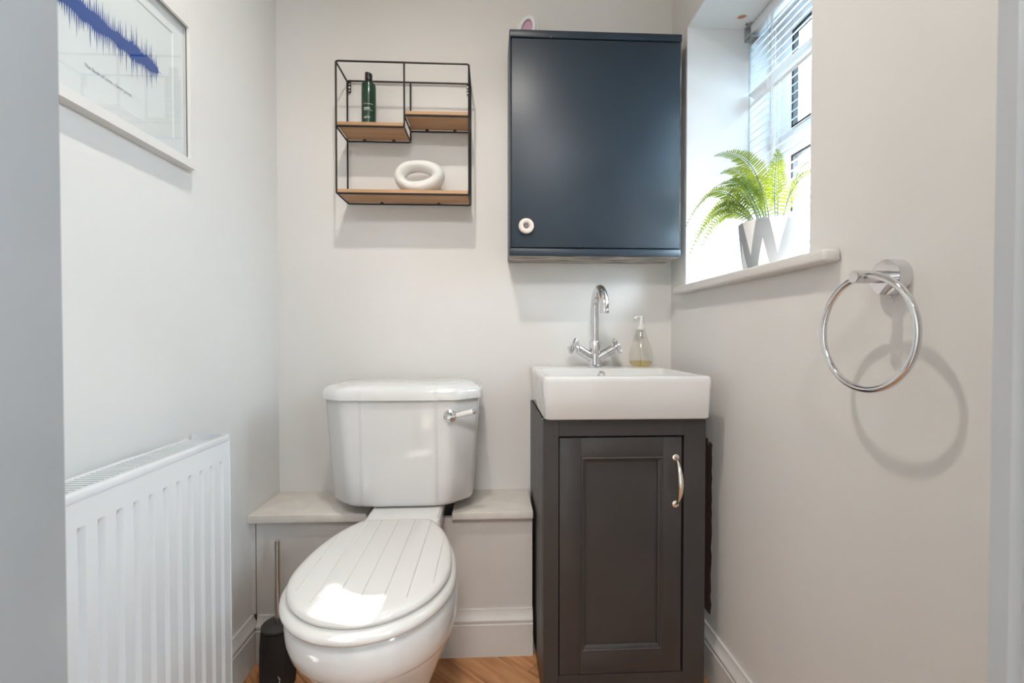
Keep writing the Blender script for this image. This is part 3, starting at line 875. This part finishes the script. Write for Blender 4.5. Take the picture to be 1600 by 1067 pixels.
o = rel(obj('edge_strip', BX(CX1 - 0.0028, CX1 - 0.001, CY + 0.0045, CY + 0.0185, CZ0 + 0.022, CZ1 - 0.022), mat('chipped_edge_dark', (0.05, 0.06, 0.07), 0.6, var=0.5, vscale=16, col2=(0.5, 0.46, 0.4), stretch=(1, 1, 1)), cab), cab)
o['label'] = 'chipped right edge'
door = rel(obj('door', BX(CX0 + 0.0065, CX1 - 0.0050, CY + 0.001, CY + 0.0175, CZ0 + 0.0245, CZ1 - 0.0255, bev=0.0012), SLATE, cab, smooth=True), cab)
KX, KZ = 0.1015, 1.235
bm = lathe(bmesh.new(), [(0.006, 0.002), (0.008, -0.004), (0.014, -0.008), (0.021, -0.012), (0.0225, -0.016), (0.0215, -0.020), (0.017, -0.0225), (0.011, -0.0215), (0.008, -0.018), (0.0078, -0.014)], (KX, CY, KZ), 32, 'Y')
kn = obj('knob', bm, KNOBC, door, smooth=True, angle=60)
kn['label'] = 'round cream knob'
bm = lathe(bmesh.new(), [(0.0074, -0.0145), (0.0074, -0.0165), (0.005, -0.0175)], (KX, CY, KZ), 20, 'Y')
obj('knob_hole_shade', bm, INK, cab).location = -cab.location  # dark disc, its colour stands in for the shaded hole in the knob

# little white and pink dish leaning behind the cabinet top
dish = thing('air_freshener', 'white oval air freshener with pink centre on top of the cabinet', 'air freshener', (0.112, 1.435, CZ1))
def oval(hx, hz, y, n=32, cz=0.052, cx=0.0):
    return [(cx + hx * cos(2 * pi * i / n), y, cz + hz * sin(2 * pi * i / n)) for i in range(n)]
R = Matrix.Rotation(radians(16), 4, 'Y')
bm = loft(bmesh.new(), [oval(0.030, 0.047, 0.020), oval(0.0335, 0.051, 0.016), oval(0.0335, 0.051, 0.004), oval(0.031, 0.048, 0.0)]); bmesh.ops.translate(bm, verts=bm.verts, vec=(0.003, 0, 0))
obj('back_shell', bm, WPLAST, dish, smooth=True)
bm = loft(bmesh.new(), [oval(0.027, 0.044, 0.0), oval(0.028, 0.045, -0.006), oval(0.025, 0.042, -0.011), oval(0.0165, 0.031, -0.010), oval(0.0145, 0.028, -0.003)], True, True)
bmesh.ops.translate(bm, verts=bm.verts, vec=(-0.003, 0, 0))
obj('front_shell', bm, WPLAST, dish, smooth=True)
bm = loft(bmesh.new(), [oval(0.0162, 0.0305, -0.0102), oval(0.0140, 0.0270, -0.0045), oval(0.008, 0.017, -0.004)], False, True)
bmesh.ops.translate(bm, verts=bm.verts, vec=(-0.003, -0.0006, 0))
obj('pink_insert', bm, PINK, dish, smooth=True)
for c_ in dish.children: c_.rotation_euler = (0, radians(17), 0); c_.location = (-0.014, 0, 0.008)

# ------------------------------------------------------------------ wire wall shelf
SX0, SX1, SZ0, SZ1, SYF, SYB = -0.453, -0.066, 1.333, 1.718, 1.362, 1.468
SM, SZL, SZR = -0.2555, 1.529, 1.564
shelf = thing('wall_shelf', 'black wire wall shelf with three light brown boards', 'shelf', (-0.26, 1.468, SZ0))
WR = 0.0027
def wire(pts, closed=False):
    bm = tube(bmesh.new(), pts, WR, 8, closed)
    return rel(obj('wire', bm, WIRE, shelf, smooth=True), shelf)
def round_loop(x0, x1, z0, z1, y, r=0.006):
    pts = []
    for cx, cz, a0 in ((x1 - r, z0 + r, -90), (x1 - r, z1 - r, 0), (x0 + r, z1 - r, 90), (x0 + r, z0 + r, 180)):
        for k in range(5):
            a = radians(a0 + 90 * k / 4)
            pts.append((cx + r * cos(a), y, cz + r * sin(a)))
    return pts
for y in (SYF, SYB):
    wire(round_loop(SX0, SX1, SZ0, SZ1, y), True)
    wire([(SX0, y, SZL), (SM - 0.004, y, SZL), (SM, y, SZL + 0.004), (SM, y, SZ1)])
    wire([(SM, y, SZR), (SX1, y, SZR)])
for x, z in ((SX0, SZ0 + 0.002), (SX1, SZ0 + 0.002), (SX0, SZ1 - 0.002), (SX1, SZ1 - 0.002), (SX0, SZL), (SM, SZL), (SM, SZR), (SX1, SZR)):
    wire([(x, SYF, z), (x, SYB, z)])
def board(x0, x1, z):
    b = BX(x0 + 0.003, x1 - 0.003, SYF - 0.002, SYB - 0.003, z, z + 0.010, bev=0.0006, seg=1)
    return rel(obj('board', b, BOARD, shelf), shelf)
board(SX0, SX1, SZ0 + 0.003); board(SX0, SM, SZL + 0.003); board(SM, SX1, SZR + 0.003)
for x0, x1, z in ((SX0, SX1, SZ0), (SX0, SM, SZL), (SM, SX1, SZR)):
    for fx in (0.28, 0.74):
        for y in (SYF + 0.005, SYB - 0.007):
            bm = lathe(bmesh.new(), [(0.0055, 0.0028), (0.0055, 0.0012), (0.003, 0.0005)], (x0 + (x1 - x0) * fx, y, z), 12)
            rel(obj('clip', bm, WIRE, shelf), shelf)
for x, s in ((SX0, 1), (SX1, -1)):
    bm = bmesh.new()
    xa, xb = sorted((x + s * 0.002, x + s * 0.0115))
    box(bm, xa, xb, SYB + 0.001, SYB + 0.003, SZ1 - 0.036, SZ1 - 0.002, 0.0008, 1)
    b = rel(obj('bracket', bm, WIRE, shelf), shelf)
    for dz in (0.010, 0.020, 0.030):
        bm = lathe(bmesh.new(), [(0.0032, 0), (0.0030, -0.0014), (0.001, -0.0016)], (x + s * 0.0068, SYB + 0.0012, SZ1 - dz), 12, 'Y')
        obj('screw', bm, STEEL if dz != 0.020 else WALL, b)

# green bottle on the upper left board
bo = thing('shampoo_bottle', 'dark green bottle with black cap on the upper left shelf board', 'bottle', (-0.3725, 1.416, SZL + 0.0131))
obj('body', lathe(bmesh.new(), [(0.0195, 0), (0.0212, 0.002), (0.0215, 0.10), (0.0213, 0.128), (0.0205, 0.131), (0.0207, 0.133), (0.0200, 0.137), (0.013, 0.140)], (0, 0, 0), 32), BOTTLE, bo, smooth=True)
bm = lathe(bmesh.new(), [(0.0112, 0.139), (0.0112, 0.169), (0.0105, 0.171)], (0, 0, 0), 28)
for v in bm.verts:
    if v.co.z > 0.168: v.co.z += -v.co.x * 0.18 - 0.0005
obj('cap', bm, BLACKCAP, bo, smooth=True)
def print_line(bm, z, a0, a1, h, seed, gap=0.25):
    rnd = random.Random(seed)
    a = a0
    while a < a1:
        w_ = rnd.uniform(0.05, 0.09)
        rr = 0.02160
        if rnd.random() > gap:
            p = [(rr * cos(a), rr * sin(a)), (rr * cos(a + w_), rr * sin(a + w_))]
            q = [((rr + 0.0002) * cos(t), (rr + 0.0002) * sin(t)) for t in (a + w_, a)]
            prism(bm, p + q, 'Z', z, z + h * rnd.uniform(0.7, 1.0))
        a += w_ + 0.025
bm = bmesh.new()
print_line(bm, 0.0700, -2.0, -0.75, 0.0016, 1, 0.05)
print_line(bm, 0.0555, -2.0, -1.15, 0.0042, 2, 0.05)
print_line(bm, 0.0515, -2.0, -0.80, 0.0014, 3, 0.1)
print_line(bm, 0.0315, -2.0, -1.20, 0.0018, 4, 0.1)
print_line(bm, 0.0280, -2.0, -1.15, 0.0018, 5, 0.1)
obj('white_print', bm, PRINTW, bo)

# white plaster ring on the bottom board
rg = thing('ring_ornament', 'chunky white plaster ring ornament on the bottom shelf board', 'ornament', (-0.222, 1.412, SZ0 + 0.0131))
bm = bmesh.new()
NU, NV = 64, 20
grid = []
for i in range(NU):
    t = 2 * pi * i / NU
    wob = 1 + 0.05 * sin(2 * t + 0.6) + 0.03 * sin(3 * t + 1.1)
    thick = 0.0225 * (1 + 0.12 * sin(t + 2.2) + 0.06 * sin(3 * t))
    c = Vector((0.0565 * wob * cos(t), 0, 0.0345 * wob * sin(t)))
    nrm = Vector((cos(t) / 0.0565, 0, sin(t) / 0.0330)).normalized()
    ring = []
    for j in range(NV):
        s_ = 2 * pi * j / NV
        p = c + nrm * (thick * 0.80 * cos(s_)) + Vector((0, 1, 0)) * (0.030 * sin(s_))
        ring.append(p)
    grid.append(ring)
zmin = min(p.z for r in grid for p in r)
grid = [[Vector((p.x, p.y, p.z - zmin)) for p in r] for r in grid]
R_ = [[bm.verts.new(p) for p in r] for r in grid]
for i in range(NU):
    for j in range(NV):
        a, b = R_[i], R_[(i + 1) % NU]
        k = (j + 1) % NV
        bm.faces.new((a[j], a[k], b[k], b[j]))
obj('ring_body', bm, PLASTER, rg, smooth=True, angle=80)

# ------------------------------------------------------------------ radiator
RX0, RX1, RY0, RY1, RZ0, RZ1 = -0.655, -0.575, 0.400, 1.022, 0.105, 0.700
rad = thing('radiator', 'white ribbed panel radiator on the left wall below the picture', 'radiator', (-0.63, 0.71, RZ0))
def rad_panel(xf, sgn):
    """pressed steel panel with vertical flutes; xf is the outer face"""
    bm = bmesh.new()
    pitch = 0.0315
    ys = []
    y = RY0 + 0.012
    n = int((RY1 - RY0 - 0.024) / pitch)
    pitch = (RY1 - RY0 - 0.024) / n
    prof = [(0, 0), (0.30, 0), (0.37, 0.5), (0.42, 1), (0.58, 1), (0.63, 0.5), (0.70, 0)]
    cols = [(RY0, 0), (RY0 + 0.006, 0)]
    for k in range(n):
        for f, dd in prof:
            cols.append((y + (k + f) * pitch, dd))
    cols += [(y + n * pitch, 0), (RY1, 0)]
    dep = 0.0080
    zr = [(RZ0, 0), (RZ0 + 0.040, 0), (RZ0 + 0.055, 1), (RZ1 - 0.062, 1), (RZ1 - 0.050, 0), (RZ1 - 0.012, 0)]
    V = [[bm.verts.new((xf - sgn * dep * dd * zz, yy, z)) for yy, dd in cols] for z, zz in zr]
    for a, b in zip(V[:-1], V[1:]):
        for i in range(len(a) - 1):
            bm.faces.new((a[i], a[i + 1], b[i + 1], b[i]))
    r = bmesh.ops.extrude_face_region(bm, geom=bm.faces[:])
    bmesh.ops.translate(bm, verts=[v for v in r['geom'] if isinstance(v, bmesh.types.BMVert)], vec=(-sgn * 0.003, 0, 0))
    return bm
fp = rel(obj('front_panel', rad_panel(RX1, 1), RADW, rad, smooth=True, angle=25), rad)
rel(obj('back_panel', BX(RX0, RX0 + 0.012, RY0, RY1, RZ0, RZ1 - 0.012), RADW, rad), rad)
bm = BX(RX0, RX1 + 0.0015, RY1, RY1 + 0.0020, RZ0 + 0.02, RZ1 + 0.002)
rel(obj('side_panel', bm, RADW, rad), rad)
rel(obj('side_panel', BX(RX0, RX1 + 0.0015, RY0 - 0.002, RY0, RZ0 + 0.02, RZ1 + 0.002), RADW, rad), rad)
bm = bmesh.new()
box(bm, RX1 - 0.016, RX1 + 0.0010, RY0, RY1 - 0.002, RZ1 - 0.014, RZ1, 0.003)
box(bm, RX0, RX0 + 0.012, RY0, RY1 - 0.030, RZ1 - 0.014, RZ1 - 0.002, 0.002)
tg = rel(obj('top_grille', bm, RADW, rad, smooth=True), rad)
y = RY0 + 0.004
sl = None
bm = bmesh.new()
while y < RY1 - 0.034:
    box(bm, RX0 + 0.0125, RX1 - 0.0165, y, y + 0.0045, RZ1 - 0.010, RZ1 - 0.003)
    y += 0.0098
o = obj('grille_bars', bm, RADW, tg); o['kind'] = 'stuff'
rel(obj('core', BX(RX0 + 0.02, RX1 - 0.03, RY0 + 0.02, RY1 - 0.02, RZ0 + 0.03, RZ1 - 0.06), GREYP, rad), rad)
# valve and pipe at the far bottom corner
bm = lathe(bmesh.new(), [(0.009, 0), (0.009, 0.02), (0.013, 0.021), (0.013, 0.042), (0.009, 0.043)], (-0.625, RY1 + 0.002, 0.130), 16, 'Y')
lathe(bm, [(0.012, 0.110), (0.012, 0.150), (0.015, 0.152), (0.015, 0.185), (0.010, 0.190)], (-0.625, RY1 + 0.034, 0), 18)
v = rel(obj('valve', bm, WPLAST, rad, smooth=True), rad); v['label'] = 'white radiator valve'
obj('pipe', rod(bmesh.new(), (-0.625, RY1 + 0.034, 0.0), (-0.625, RY1 + 0.034, 0.112), 0.0075, 14), CHROME, v, smooth=True)
for yy in (0.55, 0.90):
    rel(obj('wall_bracket', BX(XL, RX0, yy, yy + 0.03, 0.2, 0.6), RADW, rad), rad)

# ------------------------------------------------------------------ framed print
PY0, PY1, PZ0, PZ1 = 0.632, 1.042, 1.282, 1.600
FD = 0.024
pic = thing('framed_print', 'white framed blue sound wave print on the left wall', 'picture', (XL, (PY0 + PY1) / 2, PZ0))
fw = 0.018
bm = bmesh.new()
R = []
for i, x in ((0.0, XL + 0.0005), (0.0, XL + FD), (fw, XL + FD), (fw + 0.0005, XL + FD - 0.006), (fw + 0.0005, XL + 0.0005)):
    R.append([bm.verts.new(p) for p in ((x, PY0 + i, PZ0 + i), (x, PY1 - i, PZ0 + i), (x, PY1 - i, PZ1 - i), (x, PY0 + i, PZ1 - i))])
for a, b in zip(R, R[1:] + R[:1]):
    for k in range(4):
        j = (k + 1) % 4
        bm.faces.new((a[k], a[j], b[j], b[k]))
rel(obj('frame', bm, FRAMEW, pic), pic)
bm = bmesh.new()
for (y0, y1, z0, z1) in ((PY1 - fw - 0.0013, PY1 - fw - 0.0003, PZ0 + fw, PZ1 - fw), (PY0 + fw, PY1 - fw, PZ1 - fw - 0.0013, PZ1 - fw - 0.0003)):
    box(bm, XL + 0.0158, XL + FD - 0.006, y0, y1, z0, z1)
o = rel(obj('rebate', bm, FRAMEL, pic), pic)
pc = rel(obj('paper', BX(XL + 0.006, XL + 0.009, PY0 + fw + 0.0006, PY1 - fw - 0.0006, PZ0 + fw + 0.0006, PZ1 - fw - 0.0006), PAPER, pic), pic)
# mount with a bevelled window
bm = bmesh.new()
mi = 0.030
y0, y1, z0, z1 = PY0 + fw + 0.0006, PY1 - fw - 0.0024, PZ0 + fw + 0.0006, PZ1 - fw - 0.0024
R = []
for i, x in ((0.0, XL + 0.0092), (0.0, XL + 0.0112), (mi, XL + 0.0112), (mi + 0.0018, XL + 0.0092)):
    R.append([bm.verts.new(p) for p in ((x, y0 + i, z0 + i), (x, y1 - i, z0 + i), (x, y1 - i, z1 - i), (x, y0 + i, z1 - i))])
for a, b in zip(R, R[1:] + R[:1]):
    for k in range(4):
        j = (k + 1) % 4
        bm.faces.new((a[k], a[j], b[j], b[k]))
rel(obj('mount', bm, MATB, pic), pic)
# sound wave: vertical bars of varying height
bm = bmesh.new()
rnd = random.Random(11)
ya, yb2, zc = 0.690, 0.952, 1.446
n = 190
xs = XL + 0.0094
top, bot = [], []
for i in range(n):
    t = i / (n - 1)
    env = min(1.0, (1 - t) * 30) * min(1.0, t * 10)
    grp = 0.75 + 0.25 * sin(t * 31) * sin(t * 13 + 1)
    core = 0.0165 * grp * (0.8 + 0.4 * rnd.random())
    sp_ = 0.0
    if i % 3 == 1: sp_ = rnd.uniform(0.006, 0.026)
    if i % 9 == 4: sp_ += rnd.uniform(0.006, 0.022)
    up_ = env * (core + sp_) + 0.0004
    dn_ = env * (core * rnd.uniform(0.85, 1.05) + sp_ * rnd.uniform(0.8, 1.15)) + 0.0004
    yv = ya + (yb2 - ya) * t
    top.append((xs, yv, zc + up_)); bot.append((xs, yv, zc - dn_))
tv = [bm.verts.new(p) for p in top]; bv = [bm.verts.new(p) for p in bot]
for i in range(n - 1):
    bm.faces.new((bv[i], bv[i + 1], tv[i + 1], tv[i]))
box(bm, xs - 0.0002, xs, yb2, yb2 + 0.007, zc - 0.0005, zc + 0.0005)
rel(obj('sound_wave', bm, BLUE, pic), pic)
# caption
cu = bpy.data.curves.new('caption', 'FONT'); cu.body = 'The Book of Love - Gavin James'; cu.size = 0.0085; cu.align_x = 'CENTER'
to = bpy.data.objects.new('caption_tmp', cu); COL.objects.link(to)
bpy.context.view_layer.update()
me = bpy.data.meshes.new_from_object(to.evaluated_get(bpy.context.evaluated_depsgraph_get()))
bpy.data.objects.remove(to, do_unlink=True)
wd = max(v.co.x for v in me.vertices) - min(v.co.x for v in me.vertices)
sc = 0.098 / wd
for v in me.vertices:
    x, y_ = v.co.x * sc, v.co.y
    v.co = (xs, 0.8325 + x, 1.3595 + y_)
me.materials.clear(); me.materials.append(INK)
o = bpy.data.objects.new('caption', me); COL.objects.link(o); o.parent = pic; o.location = -pic.location
gl = rel(obj('glass', BX(XL + 0.0135, XL + 0.0155, PY0 + fw + 0.0006, PY1 - fw - 0.0024, PZ0 + fw + 0.0006, PZ1 - fw - 0.0024), PICGLASS, pic), pic)

# ------------------------------------------------------------------ towel ring
RC = Vector((0.534, 0.628, 1.003))
tr = thing('towel_ring', 'round chrome towel ring on the right wall', 'towel ring', (XR, RC.y + 0.012, RC.z))
bm = lathe(bmesh.new(), [(0.0262, 0), (0.0262, -0.018), (0.0255, -0.0195), (0.012, -0.0200)], (XR, RC.y + 0.012, RC.z), 40, 'X')
rel(obj('wall_plate', bm, CHROME, tr, smooth=True), tr)
bm = lathe(bmesh.new(), [(0.0088, XR - 0.0195), (0.0088, RC.x + 0.012), (0.0096, RC.x + 0.0115), (0.0096, RC.x - 0.010), (0.0085, RC.x - 0.012), (0.004, RC.x - 0.0123)], (0, RC.y + 0.008, RC.z), 24, 'X')
rel(obj('post', bm, CHROME, tr, smooth=True), tr)
pts = []
rr = 0.081
cc = Vector((RC.x, RC.y, RC.z - rr))
tl = radians(4)
for i in range(72):
    a = 2 * pi * i / 72
    p = Vector((0, rr * sin(a), rr * cos(a)))
    pts.append(cc + p + Vector((0.0, 0.0, 0)))
rel(obj('ring', tube(bmesh.new(), pts, 0.0048, 12, True), CHROME, tr, smooth=True, angle=60), tr)
bm = rod(bmesh.new(), (XR - 0.009, RC.y + 0.012, RC.z - 0.026), (XR - 0.009, RC.y + 0.012, RC.z - 0.0305), 0.0022, 8)
rel(obj('grub_screw', bm, STEEL, tr), tr)

# ------------------------------------------------------------------ toilet brush
br = thing('toilet_brush', 'black stone toilet brush holder with steel handle beside the toilet', 'toilet brush', (-0.561, 1.210, 0))
bm = lathe(bmesh.new(), [(0.036, 0), (0.0415, 0.004), (0.0435, 0.02), (0.0440, 0.06), (0.0430, 0.11), (0.0405, 0.146), (0.0395, 0.151), (0.037, 0.152)], (0, 0, 0), 40)
hb = obj('holder', bm, STONE, br, smooth=True)
obj('lid', lathe(bmesh.new(), [(0.0385, 0.1535), (0.0400, 0.155), (0.0395, 0.160), (0.036, 0.1625), (0.012, 0.1635)], (0, 0, 0), 40), STONE2, br, smooth=True)
obj('handle', lathe(bmesh.new(), [(0.0070, 0.162), (0.0070, 0.378), (0.0064, 0.380), (0.004, 0.3805)], (0.0, 0, 0), 16), STEEL, br, smooth=True)
bm = bmesh.new()
for k in range(9):
    a = radians(-62) + random.uniform(-0.05, 0.05)
    zz = 0.012 + k * 0.0042
    r0 = 0.0436
    box(bm, r0 * cos(a) - 0.0008, r0 * cos(a) + 0.0008, r0 * sin(a) - 0.0008, r0 * sin(a) + 0.0003, zz, zz + random.uniform(0.002, 0.005))
o = obj('scratch_mark', bm, PRINTW, hb); o['label'] = 'white scratch marks'

# ------------------------------------------------------------------ potted fern
PC = Vector((0.700, 1.110, WZ0 + 0.0002))
fern = thing('potted_fern', 'green fern in a grey and white zigzag pot on the window sill', 'plant', tuple(PC))
bm = bmesh.new()
prof = [(0.057, 0), (0.060, 0.002), (0.0630, 0.015), (0.0675, 0.045), (0.0710, 0.078), (0.0755, 0.122), (0.0760, 0.129), (0.0748, 0.131), (0.0710, 0.129), (0.0700, 0.112)]
n = 56
V = [[bm.verts.new((r * cos(2 * pi * i / n), r * sin(2 * pi * i / n), h)) for i in range(n)] for r, h in prof]
uvl = bm.loops.layers.uv.new('UVMap')
for k, (a, b) in enumerate(zip(V[:-1], V[1:])):
    for i in range(n):
        j = (i + 1) % n
        f = bm.faces.new((a[i], a[j], b[j], b[i]))
        us = (i / n, (i + 1) / n, (i + 1) / n, i / n); hs = (prof[k][1], prof[k][1], prof[k + 1][1], prof[k + 1][1])
        for l, u, h in zip(f.loops, us, hs): l[uvl].uv = (u, h / 0.131)
bm.faces.new(V[0][::-1])
obj('pot', bm, POT, fern, smooth=True, angle=50)
obj('soil', lathe(bmesh.new(), [(0.0690, 0.106), (0.0690, 0.113), (0.03, 0.118)], (0, 0, 0), 40), SOIL, fern, smooth=True)

def frond(tip, mid, base, wid, seed, twist=0.0):
    """arching stem with paired leaflets; tip, mid, base are points relative to the pot's base"""
    rnd = random.Random(seed)
    tip, mid, base = Vector(tip) - PC, Vector(mid) - PC, Vector(base) - PC
    ctrl = mid * 2 - (tip + base) * 0.5
    N = 40
    P = bez(base, ctrl, tip, N)
    bm = bmesh.new()
    length = sum((P[i + 1] - P[i]).length for i in range(N - 1))
    npair = max(12, int(length / 0.0088))
    def at(s):
        x = s * (N - 1); i = min(int(x), N - 2); f = x - i
        return P[i].lerp(P[i + 1], f), (P[i + 1] - P[i]).normalized()
    for k in range(npair):
        s = 0.12 + 0.88 * (k + 0.5) / npair
        p, t = at(s)
        side = t.cross(Vector((0, 0, 1)))
        if side.length < 0.2: side = t.cross(Vector((0.4, 1, 0.2)))
        side.normalize()
        nrm = side.cross(t).normalized()
        side = (side * cos(twist) + nrm * sin(twist)).normalized()
        nrm = side.cross(t).normalized()
        prof_ = (min(1.0, (s - 0.05) * 3.2)) * (1 - s) ** 0.55 * 1.15 + 0.06
        ln = wid * prof_ * rnd.uniform(0.9, 1.08)
        hw_ = max(0.0014, 0.0029 * min(1, prof_ + 0.2))
        for sg in (-1, 1):
            dirv = (side * sg * 0.93 + t * 0.32 + nrm * rnd.uniform(0.02, 0.22)).normalized()
            ax = dirv.cross(nrm).normalized()
            if ax.dot(t) < 0: ax = -ax
            q0 = p
            q1 = p + dirv * ln * 0.22
            q2 = p + dirv * ln * 0.70 - nrm * ln * 0.03
            q3 = p + dirv * ln - nrm * ln * 0.10 + t * ln * 0.08
            a = bm.verts.new(q0)
            b1, b2 = bm.verts.new(q1 + ax * hw_), bm.verts.new(q1 - ax * hw_)
            c1, c2 = bm.verts.new(q2 + ax * hw_ * 0.85), bm.verts.new(q2 - ax * hw_ * 0.85)
            m1, m2 = bm.verts.new(q1 - nrm * 0.0008), bm.verts.new(q2 - nrm * 0.0008)
            e_ = bm.verts.new(q3)
            for f in ((a, b1, m1), (a, m1, b2), (b1, c1, m2, m1), (m1, m2, c2, b2), (c1, e_, m2), (m2, e_, c2)):
                bm.faces.new(f)
    for f in bm.faces: f.material_index = 0
    nf = len(bm.faces)
    tube(bm, P, [0.0016 * (1 - 0.7 * i / (N - 1)) for i in range(N)], 5)
    bm.faces.ensure_lookup_table()
    for i in range(nf, len(bm.faces)): bm.faces[i].material_index = 1
    me = bpy.data.meshes.new('frond'); bm.to_mesh(me); bm.free()
    me.materials.append(FERN); me.materials.append(STEM)
    o = bpy.data.objects.new('frond', me); COL.objects.link(o); o.parent = fern
    return o
B = PC + Vector((0, 0, 0.115))
def bp(dx, dy): return B + Vector((dx, dy, 0))
FR = [((0.566, 1.280, 1.148), (0.628, 1.235, 1.262), bp(-0.02, 0.02), 0.034, 0.95),
      ((0.584, 1.245, 1.164), (0.630, 1.212, 1.243), bp(-0.03, 0.01), 0.030, 1.1),
      ((0.576, 1.330, 1.238), (0.636, 1.268, 1.318), bp(-0.02, 0.03), 0.034, 0.8),
      ((0.600, 1.300, 1.200), (0.645, 1.240, 1.285), bp(-0.02, 0.02), 0.032, 1.0),
      ((0.650, 1.308, 1.440), (0.706, 1.235, 1.378), bp(0.0, 0.02), 0.038, 0.9),
      ((0.684, 1.338, 1.400), (0.714, 1.270, 1.356), bp(0.01, 0.03), 0.034, 0.8),
      ((0.762, 1.205, 1.412), (0.748, 1.190, 1.330), bp(0.02, 0.01), 0.034, -0.6),
      ((0.770, 1.090, 1.340), (0.748, 1.135, 1.290), bp(0.02, -0.01), 0.034, -0.3),
      ((0.764, 1.040, 1.300), (0.735, 1.100, 1.284), bp(0.01, -0.02), 0.034, -0.1),
      ((0.765, 1.005, 1.205), (0.730, 1.085, 1.265), bp(0.01, -0.03), 0.032, 0.0),
      ((0.745, 1.290, 1.368), (0.730, 1.225, 1.322), bp(0.01, 0.02), 0.034, 0.3),
      ((0.636, 1.295, 1.335), (0.666, 1.225, 1.320), bp(-0.01, 0.02), 0.034, 0.5),
      ((0.625, 1.050, 1.300), (0.662, 1.105, 1.290), bp(-0.02, -0.02), 0.034, 0.1),
      ((0.700, 1.035, 1.375), (0.702, 1.110, 1.328), bp(0.0, -0.02), 0.034, -0.2),
      ((0.735, 1.160, 1.385), (0.722, 1.165, 1.315), bp(0.01, 0.0), 0.034, 0.7),
      ((0.604, 1.185, 1.270), (0.646, 1.176, 1.285), bp(-0.03, 0.0), 0.032, 0.0),
      ((0.600, 1.105, 1.225), (0.645, 1.140, 1.268), bp(-0.03, -0.02), 0.032, 0.1),
      ((0.664, 1.235, 1.350), (0.676, 1.200, 1.305), bp(-0.01, 0.01), 0.034, 0.4),
      ((0.700, 1.250, 1.330), (0.697, 1.208, 1.292), bp(0.0, 0.01), 0.032, 0.8),
      ((0.640, 1.130, 1.330), (0.664, 1.145, 1.295), bp(-0.01, -0.01), 0.032, -0.4)]
for i, (t_, m_, b_, w_, tw) in enumerate(FR):
    t_, m_ = Vector(t_), Vector(m_)
    if i in (9, 12, 13, 16, 19): continue
    if t_.y < 1.22: t_.y -= 0.02; m_.y -= 0.03
    else: m_.y -= 0.02
    frond(t_, m_, b_, w_, 100 + i, tw)
